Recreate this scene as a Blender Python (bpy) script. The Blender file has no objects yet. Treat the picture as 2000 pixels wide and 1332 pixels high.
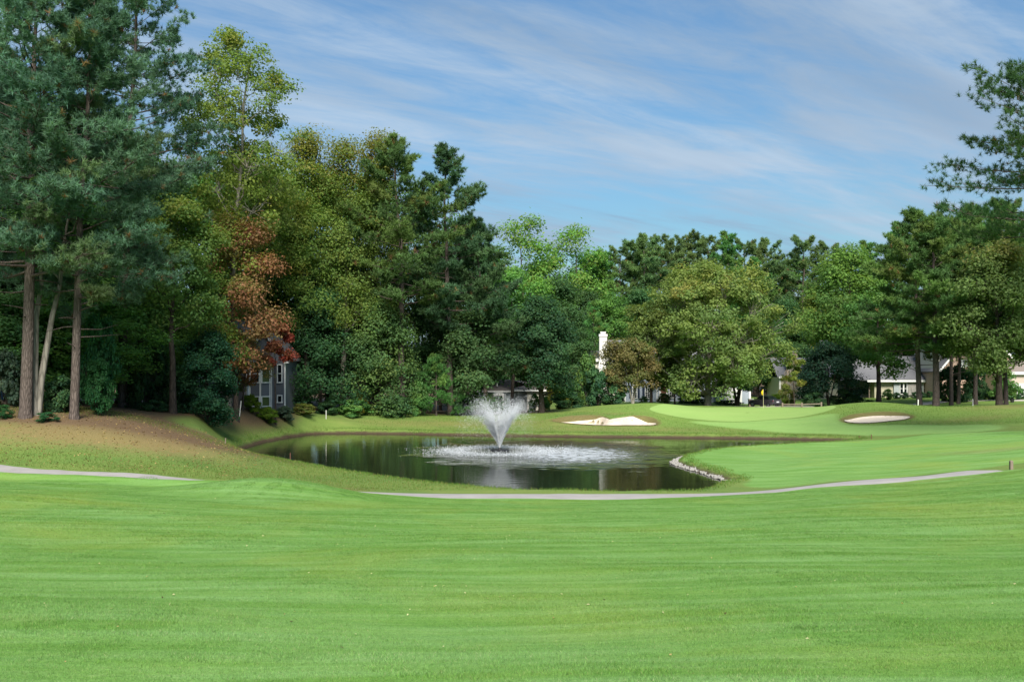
import bpy, math, random
import numpy as np
from mathutils import Vector

S = bpy.context.scene
C = S.collection
R = math.radians
F = 2000 * 35 / 36.0          # focal length in pixels of the 2000 px wide photograph
EYE = 6.4                     # eye height above the pond
HZ = 720.0                    # image row of the horizon

# ------------------------------------------------------------------ camera
cam_data = bpy.data.cameras.new('camera')
cam_data.lens = 35
cam_data.sensor_width = 36
cam_data.shift_y = 54 / 2000
cam_data.clip_start = 0.1
cam_data.clip_end = 6000
cam = bpy.data.objects.new('camera', cam_data)
cam.location = (0, 0, EYE)
cam.rotation_euler = (R(90), 0, 0)
C.objects.link(cam)
S.camera = cam

# ------------------------------------------------------------------ light
SUN_EL = R(42)
SUN_AZ = math.atan2(0.08, -1.0)          # clockwise from +Y: the sun stands behind the viewer
to_sun = Vector((math.sin(SUN_AZ) * math.cos(SUN_EL), math.cos(SUN_AZ) * math.cos(SUN_EL), math.sin(SUN_EL)))
sd = bpy.data.lights.new('sun', 'SUN')
sd.energy = 4.7
sd.angle = R(24.0)
sd.color = (1.0, 0.95, 0.86)
sun = bpy.data.objects.new('sun', sd)
sun.rotation_euler = to_sun.to_track_quat('Z', 'Y').to_euler()
sun.location = (-40, -40, 60)
C.objects.link(sun)


class NT:
    """small node-tree helper"""
    def __init__(self, tree):
        self.t = tree
        self.n = tree.nodes
        self.l = tree.links

    def node(self, typ, **kw):
        nd = self.n.new(typ)
        ins = kw.pop('ins', {})
        for k, v in kw.items():
            setattr(nd, k, v)
        for k, v in ins.items():
            self.set(nd.inputs[k], v)
        return nd

    def set(self, sock, v):
        if isinstance(v, bpy.types.NodeSocket):
            self.l.new(v, sock)
        elif isinstance(v, (tuple, list)) and len(v) == 3 and sock.type == 'RGBA':
            sock.default_value = (*v, 1)
        else:
            sock.default_value = v

    def math(self, op, a, b=0.0, clamp=False):
        nd = self.n.new('ShaderNodeMath')
        nd.operation = op
        nd.use_clamp = clamp
        self.set(nd.inputs[0], a)
        self.set(nd.inputs[1], b)
        return nd.outputs[0]

    def mix(self, f, a, b, blend='MIX'):
        nd = self.n.new('ShaderNodeMix')
        nd.data_type = 'RGBA'
        nd.blend_type = blend
        self.set(nd.inputs[0], f)
        self.set(nd.inputs[6], a)
        self.set(nd.inputs[7], b)
        return nd.outputs[2]

    def noise(self, vec, scale, detail=4, rough=0.55, dist=0.0):
        nd = self.n.new('ShaderNodeTexNoise')
        nd.inputs['Scale'].default_value = scale
        nd.inputs['Detail'].default_value = detail
        nd.inputs['Roughness'].default_value = rough
        nd.inputs['Distortion'].default_value = dist
        if vec is not None:
            self.l.new(vec, nd.inputs['Vector'])
        return nd.outputs[0]

    def mapping(self, vec, scale=(1, 1, 1), rot=(0, 0, 0), loc=(0, 0, 0)):
        nd = self.n.new('ShaderNodeMapping')
        nd.inputs['Scale'].default_value = scale
        nd.inputs['Rotation'].default_value = rot
        nd.inputs['Location'].default_value = loc
        self.l.new(vec, nd.inputs['Vector'])
        return nd.outputs[0]

    def ramp(self, f, stops, interp='LINEAR'):
        nd = self.n.new('ShaderNodeValToRGB')
        cr = nd.color_ramp
        cr.interpolation = interp
        while len(cr.elements) < len(stops):
            cr.elements.new(0.5)
        for e, (p, c) in zip(cr.elements, stops):
            e.position = p
            e.color = (*c, 1) if len(c) == 3 else c
        self.set(nd.inputs[0], f)
        return nd.outputs[0]

    def mrange(self, v, a, b, c=0.0, d=1.0, smooth=False):
        nd = self.n.new('ShaderNodeMapRange')
        nd.interpolation_type = 'SMOOTHSTEP' if smooth else 'LINEAR'
        self.set(nd.inputs[0], v)
        for i, x in enumerate((a, b, c, d)):
            nd.inputs[1 + i].default_value = x
        return nd.outputs[0]

    def attr(self, name, out=2):
        nd = self.n.new('ShaderNodeAttribute')
        nd.attribute_name = name
        return nd.outputs[out]

    def bump(self, h, strength=0.3, dist=0.05, normal=None):
        nd = self.n.new('ShaderNodeBump')
        self.set(nd.inputs['Strength'], strength)
        nd.inputs['Distance'].default_value = dist
        self.l.new(h, nd.inputs['Height'])
        if normal is not None:
            self.l.new(normal, nd.inputs['Normal'])
        return nd.outputs[0]


# ------------------------------------------------------------------ world
W = bpy.data.worlds.new('World')
S.world = W
W.use_nodes = True
W.node_tree.nodes.clear()
w = NT(W.node_tree)
sky = w.node('ShaderNodeTexSky', sky_type='NISHITA', sun_disc=False, sun_elevation=SUN_EL, sun_rotation=SUN_AZ,
             air_density=1.6, dust_density=0.6, ozone_density=4.0, altitude=100)
tc = w.node('ShaderNodeTexCoord')
sep = w.node('ShaderNodeSeparateXYZ', ins={0: tc.outputs['Generated']})
up = w.math('ADD', w.math('MAXIMUM', sep.outputs[2], 0.0), 0.10)
comb = w.node('ShaderNodeCombineXYZ', ins={0: w.math('DIVIDE', sep.outputs[0], up), 1: w.math('DIVIDE', sep.outputs[1], up)})
plane = comb.outputs[0]                       # the cloud layer seen from below
pm = w.mapping(plane, scale=(0.55, 1.0, 1), rot=(0, 0, R(-24)), loc=(1.7, 0.4, 0))
broad = w.noise(pm, 0.62, 3, 0.5, 0.6)
pm2 = w.mapping(w.mapping(plane, rot=(0, 0, R(-40))), scale=(0.34, 1.5, 1), loc=(3.1, 5.2, 0))
streak = w.noise(pm2, 1.1, 9, 0.62, 1.0)
pm3 = w.mapping(w.mapping(plane, rot=(0, 0, R(-28))), scale=(0.6, 1.7, 1), loc=(8.1, 2.2, 0))
fine = w.noise(pm3, 3.0, 10, 0.66, 0.5)
dens = w.math('ADD', w.math('MULTIPLY', broad, 0.9), w.math('MULTIPLY', streak, 0.75))
dens = w.math('ADD', dens, w.math('MULTIPLY', w.math('SUBTRACT', fine, 0.28), 0.62))
cl = w.mrange(dens, 0.76, 1.14, 0.06, 0.92, smooth=True)
tone = w.ramp(w.noise(pm2, 0.9, 4, 0.6, 0.4), [(0.33, (1.2, 1.75, 2.5)), (0.66, (2.45, 3.05, 3.75))])
skyc = w.mix(1.0, sky.outputs[0], (0.31, 0.45, 0.57), 'MULTIPLY')
col = w.mix(cl, skyc, tone)
bg = w.node('ShaderNodeBackground', ins={'Color': col, 'Strength': 0.12})
wo = w.node('ShaderNodeOutputWorld')
w.l.new(bg.outputs[0], wo.inputs[0])

vs = S.view_settings
vs.view_transform = 'Standard'
vs.look = 'None'
vs.gamma = 1
vs.use_curve_mapping = False
vs.exposure = 0.80
S.render.engine = 'CYCLES'
S.cycles.max_bounces = 8
S.cycles.diffuse_bounces = 5
S.cycles.glossy_bounces = 3
S.cycles.transmission_bounces = 4
S.cycles.transparent_max_bounces = 8
S.cycles.use_denoising = True
S.cycles.caustics_reflective = False
S.cycles.caustics_refractive = False

# ------------------------------------------------------------------ materials
MATS = {}


def mat(name):
    m = bpy.data.materials.new(name)
    m.use_nodes = True
    m.node_tree.nodes.clear()
    t = NT(m.node_tree)
    out = t.node('ShaderNodeOutputMaterial')
    MATS[name] = m
    return m, t, out


def simple(name, color, rough=0.7, metal=0.0, var=0.15, scale=6.0, bump=0.15, bdist=0.02, spec=0.4, stretch=(1, 1, 1), coat=0.0):
    m, t, out = mat(name)
    pos = t.node('ShaderNodeTexCoord').outputs['Object']
    v = t.mapping(pos, scale=stretch)
    n = t.noise(v, scale, 6, 0.6)
    lo = tuple(c * (1 - var) for c in color)
    hi = tuple(min(1, c * (1 + var)) for c in color)
    c = t.mix(n, lo, hi)
    b = t.node('ShaderNodeBsdfPrincipled', ins={'Base Color': c, 'Roughness': rough, 'Metallic': metal})
    b.inputs['Specular IOR Level'].default_value = spec
    b.inputs['Coat Weight'].default_value = coat
    if bump:
        t.l.new(t.bump(n, bump, bdist), b.inputs['Normal'])
    t.l.new(b.outputs[0], out.inputs[0])
    return m


def leaf_material(name, trans=0.35, rough=0.55):
    m, t, out = mat(name)
    colr = t.attr('tint', 0)
    oi = t.node('ShaderNodeObjectInfo')
    hs = t.node('ShaderNodeHueSaturation', ins={'Hue': t.mrange(oi.outputs['Random'], 0, 1, 0.488, 0.512),
                                                'Value': t.mrange(oi.outputs['Random'], 0, 1, 1.15, 1.4), 'Color': colr})
    b = t.node('ShaderNodeBsdfPrincipled', ins={'Base Color': hs.outputs[0], 'Roughness': rough})
    b.inputs['Specular IOR Level'].default_value = 0.10
    tl = t.node('ShaderNodeBsdfTranslucent', ins={'Color': t.mix(1.0, hs.outputs[0], (1.1, 1.15, 0.6), 'MULTIPLY')})
    mx = t.node('ShaderNodeMixShader', ins={0: trans})
    t.l.new(b.outputs[0], mx.inputs[1])
    t.l.new(tl.outputs[0], mx.inputs[2])
    t.l.new(mx.outputs[0], out.inputs[0])
    return m


leaf_material('leaf', 0.52)
leaf_material('needle', 0.40, 0.5)


def bark(name, dark, light, sx=9, sz=1.6, strength=0.9):
    m, t, out = mat(name)
    pos = t.node('ShaderNodeTexCoord').outputs['Object']
    v = t.mapping(pos, scale=(sx, sx, sz))
    n = t.noise(v, 1.0, 7, 0.65, 0.6)
    vo = t.node('ShaderNodeTexVoronoi', feature='DISTANCE_TO_EDGE')
    vo.inputs['Scale'].default_value = 1.1
    t.l.new(v, vo.inputs['Vector'])
    crack = t.mrange(vo.outputs[0], 0.0, 0.25, 0, 1)
    c = t.mix(n, dark, light)
    c = t.mix(t.math('MULTIPLY', t.math('SUBTRACT', 1.0, crack), 0.6), c, tuple(x * 0.4 for x in dark))
    b = t.node('ShaderNodeBsdfPrincipled', ins={'Base Color': c, 'Roughness': 0.9})
    b.inputs['Specular IOR Level'].default_value = 0.1
    h = t.math('ADD', t.math('MULTIPLY', crack, 0.7), n)
    t.l.new(t.bump(h, strength, 0.05), b.inputs['Normal'])
    t.l.new(b.outputs[0], out.inputs[0])


bark('bark_pine', (0.075, 0.058, 0.05), (0.205, 0.165, 0.145))
bark('bark_grey', (0.16, 0.145, 0.12), (0.36, 0.33, 0.28), 4, 0.8, 0.4)
bark('bark_dark', (0.045, 0.035, 0.03), (0.13, 0.105, 0.085))

simple('concrete', (0.30, 0.28, 0.265), 0.9, var=0.28, scale=1.1, bump=0.2)
simple('drive', (0.46, 0.42, 0.38), 0.9, var=0.15, scale=0.8, bump=0.1)
simple('white_paint', (0.78, 0.77, 0.74), 0.5, var=0.04, scale=3, bump=0.03)
simple('siding_slate', (0.125, 0.135, 0.155), 0.6, var=0.10, scale=2, bump=0.04, stretch=(0.4, 0.4, 6))
simple('siding_blue', (0.30, 0.345, 0.40), 0.6, var=0.07, scale=2, bump=0.04, stretch=(0.4, 0.4, 6))
simple('siding_cream', (0.56, 0.54, 0.45), 0.6, var=0.07, scale=2, bump=0.04, stretch=(0.4, 0.4, 6))
simple('siding_sage', (0.36, 0.40, 0.40), 0.6, var=0.08, scale=2, bump=0.04, stretch=(0.4, 0.4, 6))
simple('siding_tan', (0.50, 0.46, 0.33), 0.6, var=0.08, scale=2, bump=0.04, stretch=(0.4, 0.4, 6))
simple('wall_pink', (0.46, 0.37, 0.32), 0.75, var=0.10, scale=4, bump=0.05)
simple('shutter_navy', (0.02, 0.035, 0.065), 0.5, var=0.1, scale=5)
simple('roof_grey', (0.145, 0.145, 0.155), 0.85, var=0.25, scale=5, bump=0.3, stretch=(1.2, 1.2, 4))
simple('roof_brown', (0.20, 0.165, 0.145), 0.85, var=0.25, scale=5, bump=0.3, stretch=(1.2, 1.2, 4))
simple('glass', (0.012, 0.016, 0.018), 0.06, var=0.3, scale=0.7, bump=0.0, spec=0.6)
simple('interior_dark', (0.01, 0.01, 0.012), 0.9, var=0.2, bump=0)
simple('wood_grey', (0.19, 0.15, 0.115), 0.85, var=0.3, scale=8, stretch=(1, 1, 0.3))
simple('wood_red', (0.13, 0.055, 0.035), 0.85, var=0.25, scale=8)
simple('stake_white', (0.74, 0.74, 0.68), 0.55, var=0.05)
simple('flag_yellow', (0.85, 0.58, 0.02), 0.7, var=0.06)
simple('pin_metal', (0.62, 0.58, 0.36), 0.35, var=0.05, bump=0)
simple('car_paint', (0.085, 0.08, 0.095), 0.28, metal=0.4, var=0.05, bump=0, coat=0.6)
simple('chrome', (0.6, 0.6, 0.6), 0.2, metal=1.0, var=0.05, bump=0)
simple('rubber', (0.02, 0.02, 0.02), 0.9, var=0.1)
simple('tail_red', (0.35, 0.02, 0.015), 0.3, var=0.05, bump=0)
simple('plate', (0.7, 0.72, 0.74), 0.5, var=0.03, bump=0)
simple('canvas', (0.72, 0.72, 0.72), 0.8, var=0.05, scale=8)
simple('bin_blue', (0.05, 0.11, 0.20), 0.6, var=0.1)
simple('pot_dark', (0.03, 0.03, 0.03), 0.6, var=0.2)
simple('nozzle_black', (0.015, 0.015, 0.018), 0.5, var=0.2)
simple('stone_pale', (0.30, 0.285, 0.26), 0.9, var=0.3, scale=5, bump=0.4)
simple('ivy_soil', (0.06, 0.045, 0.03), 0.95, var=0.3)
simple('chimney_white', (0.58, 0.565, 0.53), 0.8, var=0.08, scale=6, bump=0.3)


def rubble(name, cols, mortar, scale=2.2):
    m, t, out = mat(name)
    pos = t.node('ShaderNodeTexCoord').outputs['Object']
    vo = t.node('ShaderNodeTexVoronoi', feature='F1')
    vo.inputs['Scale'].default_value = scale
    t.l.new(pos, vo.inputs['Vector'])
    ve = t.node('ShaderNodeTexVoronoi', feature='DISTANCE_TO_EDGE')
    ve.inputs['Scale'].default_value = scale
    t.l.new(pos, ve.inputs['Vector'])
    k = t.node('ShaderNodeSeparateColor', ins={0: vo.outputs['Color']})
    c = t.ramp(k.outputs[0], [(0.0, cols[0]), (0.5, cols[1]), (1.0, cols[2])])
    e = t.mrange(ve.outputs[0], 0.02, 0.07)
    c = t.mix(e, mortar, c)
    b = t.node('ShaderNodeBsdfPrincipled', ins={'Base Color': c, 'Roughness': 0.9})
    t.l.new(t.bump(e, 0.7, 0.04), b.inputs['Normal'])
    t.l.new(b.outputs[0], out.inputs[0])


rubble('stone_warm', ((0.42, 0.27, 0.17), (0.52, 0.38, 0.26), (0.40, 0.33, 0.28)), (0.55, 0.49, 0.40))
rubble('stone_grey', ((0.20, 0.19, 0.18), (0.36, 0.34, 0.32), (0.27, 0.24, 0.22)), (0.42, 0.40, 0.37), 3.2)

m, t, out = mat('brick')
pos = t.node('ShaderNodeTexCoord').outputs['Object']
sp = t.node('ShaderNodeSeparateXYZ', ins={0: pos})
cb = t.node('ShaderNodeCombineXYZ', ins={0: t.math('ADD', sp.outputs[0], sp.outputs[1]), 1: sp.outputs[2]})
br = t.node('ShaderNodeTexBrick', ins={'Vector': cb.outputs[0], 'Color1': (0.36, 0.19, 0.12), 'Color2': (0.46, 0.27, 0.18),
                                       'Mortar': (0.5, 0.44, 0.38), 'Scale': 1.0, 'Mortar Size': 0.012, 'Brick Width': 0.21, 'Row Height': 0.075})
b = t.node('ShaderNodeBsdfPrincipled', ins={'Base Color': br.outputs[0], 'Roughness': 0.9})
t.l.new(t.bump(br.outputs[1], -0.3, 0.01), b.inputs['Normal'])
t.l.new(b.outputs[0], out.inputs[0])

# ------------------------------------------------------------------ generic object helpers


def mesh_np(name, V, Fc, tint=None, smooth=False, k=None):
    """V (n,3); Fc (m,k) index array"""
    me = bpy.data.meshes.new(name)
    V = np.asarray(V, np.float32)
    Fc = np.asarray(Fc, np.int32)
    n, (mm, kk) = len(V), Fc.shape
    me.vertices.add(n)
    me.vertices.foreach_set('co', V.ravel())
    me.loops.add(mm * kk)
    me.loops.foreach_set('vertex_index', Fc.ravel())
    me.polygons.add(mm)
    me.polygons.foreach_set('loop_start', np.arange(0, mm * kk, kk, dtype=np.int32))
    me.polygons.foreach_set('loop_total', np.full(mm, kk, np.int32))
    if smooth:
        me.polygons.foreach_set('use_smooth', np.ones(mm, bool))
    me.update(calc_edges=True)
    if tint is not None:
        a = me.attributes.new('tint', 'FLOAT_COLOR', 'POINT')
        cc = np.ones((n, 4), np.float32)
        cc[:, :3] = tint
        a.data.foreach_set('color', cc.ravel())
    return me


def add(name, me, material=None, parent=None, loc=None, rz=0):
    if material is not None and not me.materials:
        me.materials.append(MATS[material])
    o = bpy.data.objects.new(name, me)
    C.objects.link(o)
    if parent is not None:
        o.parent = parent
    if loc is not None:
        o.location = loc
    if rz:
        o.rotation_euler.z = rz
    return o


def tag(o, label, cat, group=None, kind=None):
    if label:
        o['label'] = label
    if cat:
        o['category'] = cat
    if group:
        o['group'] = group
    if kind:
        o['kind'] = kind
    return o


def thing(name, label, cat, loc=(0, 0, 0), rz=0, group=None):
    o = bpy.data.objects.new(name, None)
    o.empty_display_size = 0.3
    C.objects.link(o)
    o.location = loc
    o.rotation_euler.z = rz
    return tag(o, label, cat, group)


class MB:
    """collects boxes, prisms and sheets into one mesh"""
    def __init__(self):
        self.v, self.f = [], []

    def poly(self, pts, faces):
        b = len(self.v)
        self.v += [tuple(p) for p in pts]
        self.f += [tuple(b + i for i in f) for f in faces]
        return self

    def box(self, x0, x1, y0, y1, z0, z1):
        p = [(x0, y0, z0), (x1, y0, z0), (x1, y1, z0), (x0, y1, z0), (x0, y0, z1), (x1, y0, z1), (x1, y1, z1), (x0, y1, z1)]
        return self.poly(p, [(3, 2, 1, 0), (4, 5, 6, 7), (0, 1, 5, 4), (1, 2, 6, 5), (2, 3, 7, 6), (3, 0, 4, 7)])

    def hexa(self, p):
        return self.poly(p, [(3, 2, 1, 0), (4, 5, 6, 7), (0, 1, 5, 4), (1, 2, 6, 5), (2, 3, 7, 6), (3, 0, 4, 7)])

    def tube(self, pts, radii, n=8, cap=True):
        pts = [Vector(p) for p in pts]
        b = len(self.v)
        for i, p in enumerate(pts):
            d = (pts[min(i + 1, len(pts) - 1)] - pts[max(i - 1, 0)]).normalized()
            a = d.cross(Vector((0.31, 0.95, 0.1)) if abs(d.z) > 0.9 else Vector((0, 0, 1))).normalized()
            c = d.cross(a)
            for k in range(n):
                g = 2 * math.pi * k / n
                self.v.append(tuple(p + (a * math.cos(g) + c * math.sin(g)) * radii[i]))
        for i in range(len(pts) - 1):
            for k in range(n):
                k2 = (k + 1) % n
                self.f.append((b + i * n + k, b + i * n + k2, b + (i + 1) * n + k2, b + (i + 1) * n + k))
        if cap:
            self.f.append(tuple(b + k for k in range(n))[::-1])
            self.f.append(tuple(b + (len(pts) - 1) * n + k for k in range(n)))
        return self

    def siding(self, x0, x1, y, z0, z1, lap=0.15, depth=0.018):
        """lapped boards facing -Y"""
        n = max(1, round((z1 - z0) / lap))
        h = (z1 - z0) / n
        for i in range(n):
            a = z0 + i * h
            self.poly([(x0, y - depth, a), (x1, y - depth, a), (x1, y, a + h), (x0, y, a + h), (x0, y, a), (x1, y, a)],
                      [(0, 1, 2, 3), (4, 5, 1, 0)])
        return self

    def build(self, name, material, parent=None, smooth=False):
        me = bpy.data.meshes.new(name)
        me.from_pydata(self.v, [], self.f)
        if smooth:
            for p in me.polygons:
                p.use_smooth = True
        me.update()
        return add(name, me, material, parent)


def copy_tree(o, parent=None):
    c = o.copy()
    C.objects.link(c)
    if parent is not None:
        c.parent = parent
    for ch in list(o.children):
        copy_tree(ch, c)
    return c


def wx(px, Y):
    return (px - 1000.0) * Y / F


def wz(py, Y):
    return EYE - (py - HZ) * Y / F


# ------------------------------------------------------------------ terrain
def sstep(a, b, x):
    t_ = np.clip((x - a) / (b - a), 0, 1)
    return t_ * t_ * (3 - 2 * t_)


def water_pt(px, py):
    Y = F * EYE / (py - HZ)
    return (wx(px, Y), Y)


POND = np.array([water_pt(*p) for p in [
    (462, 886), (470, 877), (492, 870), (530, 860), (570, 853), (612, 847), (700, 846.5), (800, 848), (900, 850), (1000, 851.5),
    (1100, 853), (1200, 854), (1300, 855), (1400, 856), (1500, 857), (1600, 859), (1685, 862), (1640, 867), (1560, 872), (1480, 876),
    (1400, 881), (1345, 891), (1315, 903), (1330, 911), (1370, 923), (1410, 937), (1434, 944), (1395, 953), (1370, 965), (1340, 969),
    (1200, 969), (1000, 965), (900, 956), (800, 945), (700, 930), (600, 912), (520, 898), (480, 894)]])


def smooth_loop(P, n=2):
    for _ in range(n):
        Q = np.roll(P, -1, 0)
        P = np.stack([0.75 * P + 0.25 * Q, 0.25 * P + 0.75 * Q], 1).reshape(-1, 2)
    return P


POND = smooth_loop(POND, 1)


def sdf(P, x, y):
    """signed distance to polygon, positive outside"""
    d2 = np.full(x.shape, 1e18)
    inside = np.zeros(x.shape, bool)
    A = P
    B = np.roll(P, -1, 0)
    for (ax, ay), (bx, by) in zip(A, B):
        ex, ey = bx - ax, by - ay
        t_ = np.clip(((x - ax) * ex + (y - ay) * ey) / (ex * ex + ey * ey + 1e-12), 0, 1)
        dx, dy = x - ax - t_ * ex, y - ay - t_ * ey
        d2 = np.minimum(d2, dx * dx + dy * dy)
        cnd = ((ay > y) != (by > y)) & (x < ex * (y - ay) / (ey if ey else 1e-12) + ax)
        inside ^= cnd
    d = np.sqrt(d2)
    return np.where(inside, -d, d)


ctl = [(0, -15, 5.6), (0, 0, 4.7), (-12, 0, 4.6), (14, 0, 5.0), (0, 10, 3.75), (0, 20, 2.78), (0, 30, 1.85), (0, 40, 0.95), (0, 47, 0.33),
       (-15, 20, 2.9), (15, 20, 3.1), (-15, 35, 1.9), (14, 35, 1.9), (-30, 20, 3.6), (30, 20, 4.0), (-40, 5, 4.8), (40, 5, 5.2),
       (-26, 42, 1.7), (26, 42, 2.05), (-25.5, 50, 1.2), (-14.5, 48, 0.85), (8, 47, 0.40), (16, 47.5, 0.9), (23.7, 48, 1.4), (34, 50, 2.2),
       (-60, 60, 4.6), (-70, 100, 4.5), (60, 60, 3.2), (75, 110, 3.0), (-100, 30, 5), (90, 20, 5), (-100, 180, 3.5), (0, 190, 2.2), (110, 190, 2.6),
       (-40, -40, 6), (40, -40, 6)]
for px, py, Y in [(45, 815, 60), (150, 820, 60), (260, 812, 66), (-60, 812, 60), (200, 872, 55), (20, 872, 55), (400, 815, 76), (300, 800, 79), (460, 800, 87),
                  (560, 803, 97), (640, 812, 103), (440, 870, 67), (350, 860, 60), (250, 900, 54), (400, 905, 54.5), (560, 925, 56),
                  (700, 815, 104), (800, 815, 106), (900, 815, 108), (1000, 812, 109), (700, 832, 100), (900, 832, 101), (1020, 815, 106),
                  (1180, 822, 103), (1180, 840, 97), (1290, 787, 112.5), (1210, 794, 112), (1130, 803, 112), (1060, 812, 108), (1380, 797, 116),
                  (1491, 796, 115), (1400, 819, 106), (1550, 815, 106), (1590, 797, 116), (1340, 812, 108), (1400, 842, 97), (1560, 846, 94),
                  (1700, 783, 114), (1640, 790, 115), (1710, 817, 101), (1700, 836, 93), (1700, 857, 85), (1800, 850, 84), (1950, 848, 80),
                  (1850, 820, 98), (1500, 900, 67), (1550, 911, 60), (1700, 900, 62), (1850, 900, 59), (1900, 882, 64), (1990, 870, 66), (1700, 930, 53),
                  (1960, 790, 108), (1860, 799, 114), (1990, 802, 98), (1860, 794, 124), (1780, 797, 118),
                  (1700, 778, 155), (1300, 787, 140), (1000, 806, 124), (600, 788, 118), (300, 790, 100), (1900, 778, 145), (1500, 794, 135)]:
    ctl.append((wx(px, Y), Y, wz(py, Y)))
ctl = np.array(ctl, float)


def tps_fit(P, lam):
    n = len(P)
    D2 = ((P[:, None, :2] - P[None, :, :2]) ** 2).sum(2)
    K = 0.5 * D2 * np.log(D2 + 1e-9) + lam * np.eye(n)
    Q = np.c_[np.ones(n), P[:, :2]]
    A = np.zeros((n + 3, n + 3))
    A[:n, :n] = K
    A[:n, n:] = Q
    A[n:, :n] = Q.T
    return np.linalg.solve(A, np.r_[P[:, 2], 0, 0, 0])


SC = 50.0
ctln = ctl.copy()
ctln[:, :2] /= SC
TPS = tps_fit(ctln, 0.004)


def tps(x, y):
    x = x / SC
    y = y / SC
    z = TPS[-3] + TPS[-2] * x + TPS[-1] * y
    for (cx, cy, _), wgt in zip(ctln, TPS[:-3]):
        r2 = (x - cx) ** 2 + (y - cy) ** 2
        z = z + wgt * 0.5 * r2 * np.log(r2 + 1e-9)
    return z


def blob_poly(pts):
    return smooth_loop(np.array(pts, float), 2)


def gpt(px, py, Y):
    return (wx(px, Y), Y)


# bunkers: outlines on the ground (metres)
BUNK_L = blob_poly([gpt(1072, 0, 103), gpt(1105, 0, 101.0), gpt(1150, 0, 100.2), gpt(1200, 0, 99.9), gpt(1250, 0, 100.0), gpt(1283, 0, 100.5), gpt(1284, 0, 103.5),
                    gpt(1262, 0, 105.5), gpt(1228, 0, 105.2), gpt(1205, 0, 101.4), gpt(1190, 0, 101.4), gpt(1180, 0, 105.3), gpt(1150, 0, 106.2), gpt(1110, 0, 105.6)])
BUNK_R = blob_poly([gpt(1643, 0, 101), gpt(1655, 0, 99.0), gpt(1690, 0, 97.6), gpt(1740, 0, 97.8), gpt(1778, 0, 99.6), gpt(1782, 0, 101), gpt(1760, 0, 103.2),
                    gpt(1720, 0, 104.8), gpt(1680, 0, 104.6), gpt(1655, 0, 103.2)])
GREEN = blob_poly([gpt(1255, 0, 109), gpt(1330, 0, 106.2), gpt(1420, 0, 104.2), gpt(1520, 0, 104.4), gpt(1590, 0, 106.5), gpt(1640, 0, 110), gpt(1620, 0, 114),
                   gpt(1560, 0, 116.5), gpt(1460, 0, 117), gpt(1360, 0, 116), gpt(1300, 0, 113)])
APRON = blob_poly([gpt(1330, 0, 104.8), gpt(1420, 0, 100), gpt(1520, 0, 95.5), gpt(1600, 0, 92.5), gpt(1700, 0, 89), gpt(1800, 0, 85.5), gpt(1900, 0, 83.5), gpt(1965, 0, 84),
                   gpt(1950, 0, 88.5), gpt(1850, 0, 92.5), gpt(1740, 0, 94.5), gpt(1660, 0, 96.5), gpt(1635, 0, 101.5), gpt(1640, 0, 107),
                   gpt(1560, 0, 105), gpt(1420, 0, 104)])


def gauss(x, y, cx, cy, sx, sy):
    return np.exp(-((x - cx) / sx) ** 2 - ((y - cy) / sy) ** 2)


def Hraw(x, y):
    x = np.asarray(x, float)
    y = np.asarray(y, float)
    r = np.sqrt((x / 1.0) ** 2 + (y - 70) ** 2)
    far = sstep(105, 190, r)
    z = tps(np.clip(x, -130, 130), np.clip(y, -60, 215)) * (1 - far) + 2.4 * far
    z = z + 0.66 * gauss(x, y, -10.6, 42.8, 3.6, 2.6)          # swell hiding the path
    z = z + 0.55 * gauss(x, y, 27.5, 45.5, 3.5, 2.5)
    yr = np.where(x < -14, 50 - (x + 25.5) * 0.17, 48) - 1.7
    z = z + 0.24 * np.exp(-((y - yr) / 0.6) ** 2) * sstep(-9, -14, x)
    z = z + 0.05 * np.sin(x * 0.35 + 1.3) * np.sin(y * 0.41) + 0.035 * np.sin(x * 0.9 + y * 0.5) * np.sin(y * 0.8 - 0.7)
    return z


def H(x, y, full=False):
    x = np.asarray(x, float)
    y = np.asarray(y, float)
    z = Hraw(x, y)
    d = sdf(POND, x, y)
    wob = 0.09 * np.sin(x * 1.37 + 0.7 * y + 1.5 * np.sin(x * 0.31)) + 0.07 * np.sin(y * 2.3 - x * 0.83 + 2 * np.sin(x * 0.17 + 1)) + 0.05 * np.sin(3.1 * x + np.sin(0.6 * x)) * np.cos(2.3 * y)
    dw = d + wob
    wgt = sstep(0.0, 1.0, d / (6.5 - 3.0 * sstep(-6, -14, x)))
    base = -0.06 + 0.42 * sstep(-0.15, 0.55, dw)
    zo = base + wgt * (np.maximum(z, 0.2) - 0.36)
    zi = np.maximum(-0.06 + 0.35 * d, -1.4)
    zz = np.where(dw > -0.15, zo, np.minimum(zi, -0.06))
    for P, y0, y1, dep in ((BUNK_L, 98.6, 105.5, 0.78), (BUNK_R, 97.6, 104.5, 0.36)):
        c = P.mean(0)
        near = (np.abs(x - c[0]) < 20) & (np.abs(y - c[1]) < 20)
        if near.any():
            db = np.full(x.shape, 99.0)
            db[near] = sdf(P, x[near], y[near])
            inn = sstep(0.05, -0.55, db)
            back = sstep(y0 - 0.5, y1, y)
            zz = zz - inn * (0.06 + dep * back)
            zz = zz + 0.16 * back * np.exp(-((db - 0.7) / 0.8) ** 2)
    return (zz, np.where(np.abs(d) < 3, dw, d)) if full else zz


def gz(x, y):
    return float(H(np.array([x]), np.array([y]))[0])


def spaced(a, b, step, lo, hi, g=1.22):
    mid = list(np.arange(a, b + 1e-6, step))
    L, s_ = [], step
    p = a
    while p > lo:
        s_ *= g
        p -= s_
        L.append(p)
    U, s_, p = [], step, b
    while p < hi:
        s_ *= g
        p += s_
        U.append(p)
    return np.array(L[::-1] + mid + U)


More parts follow.
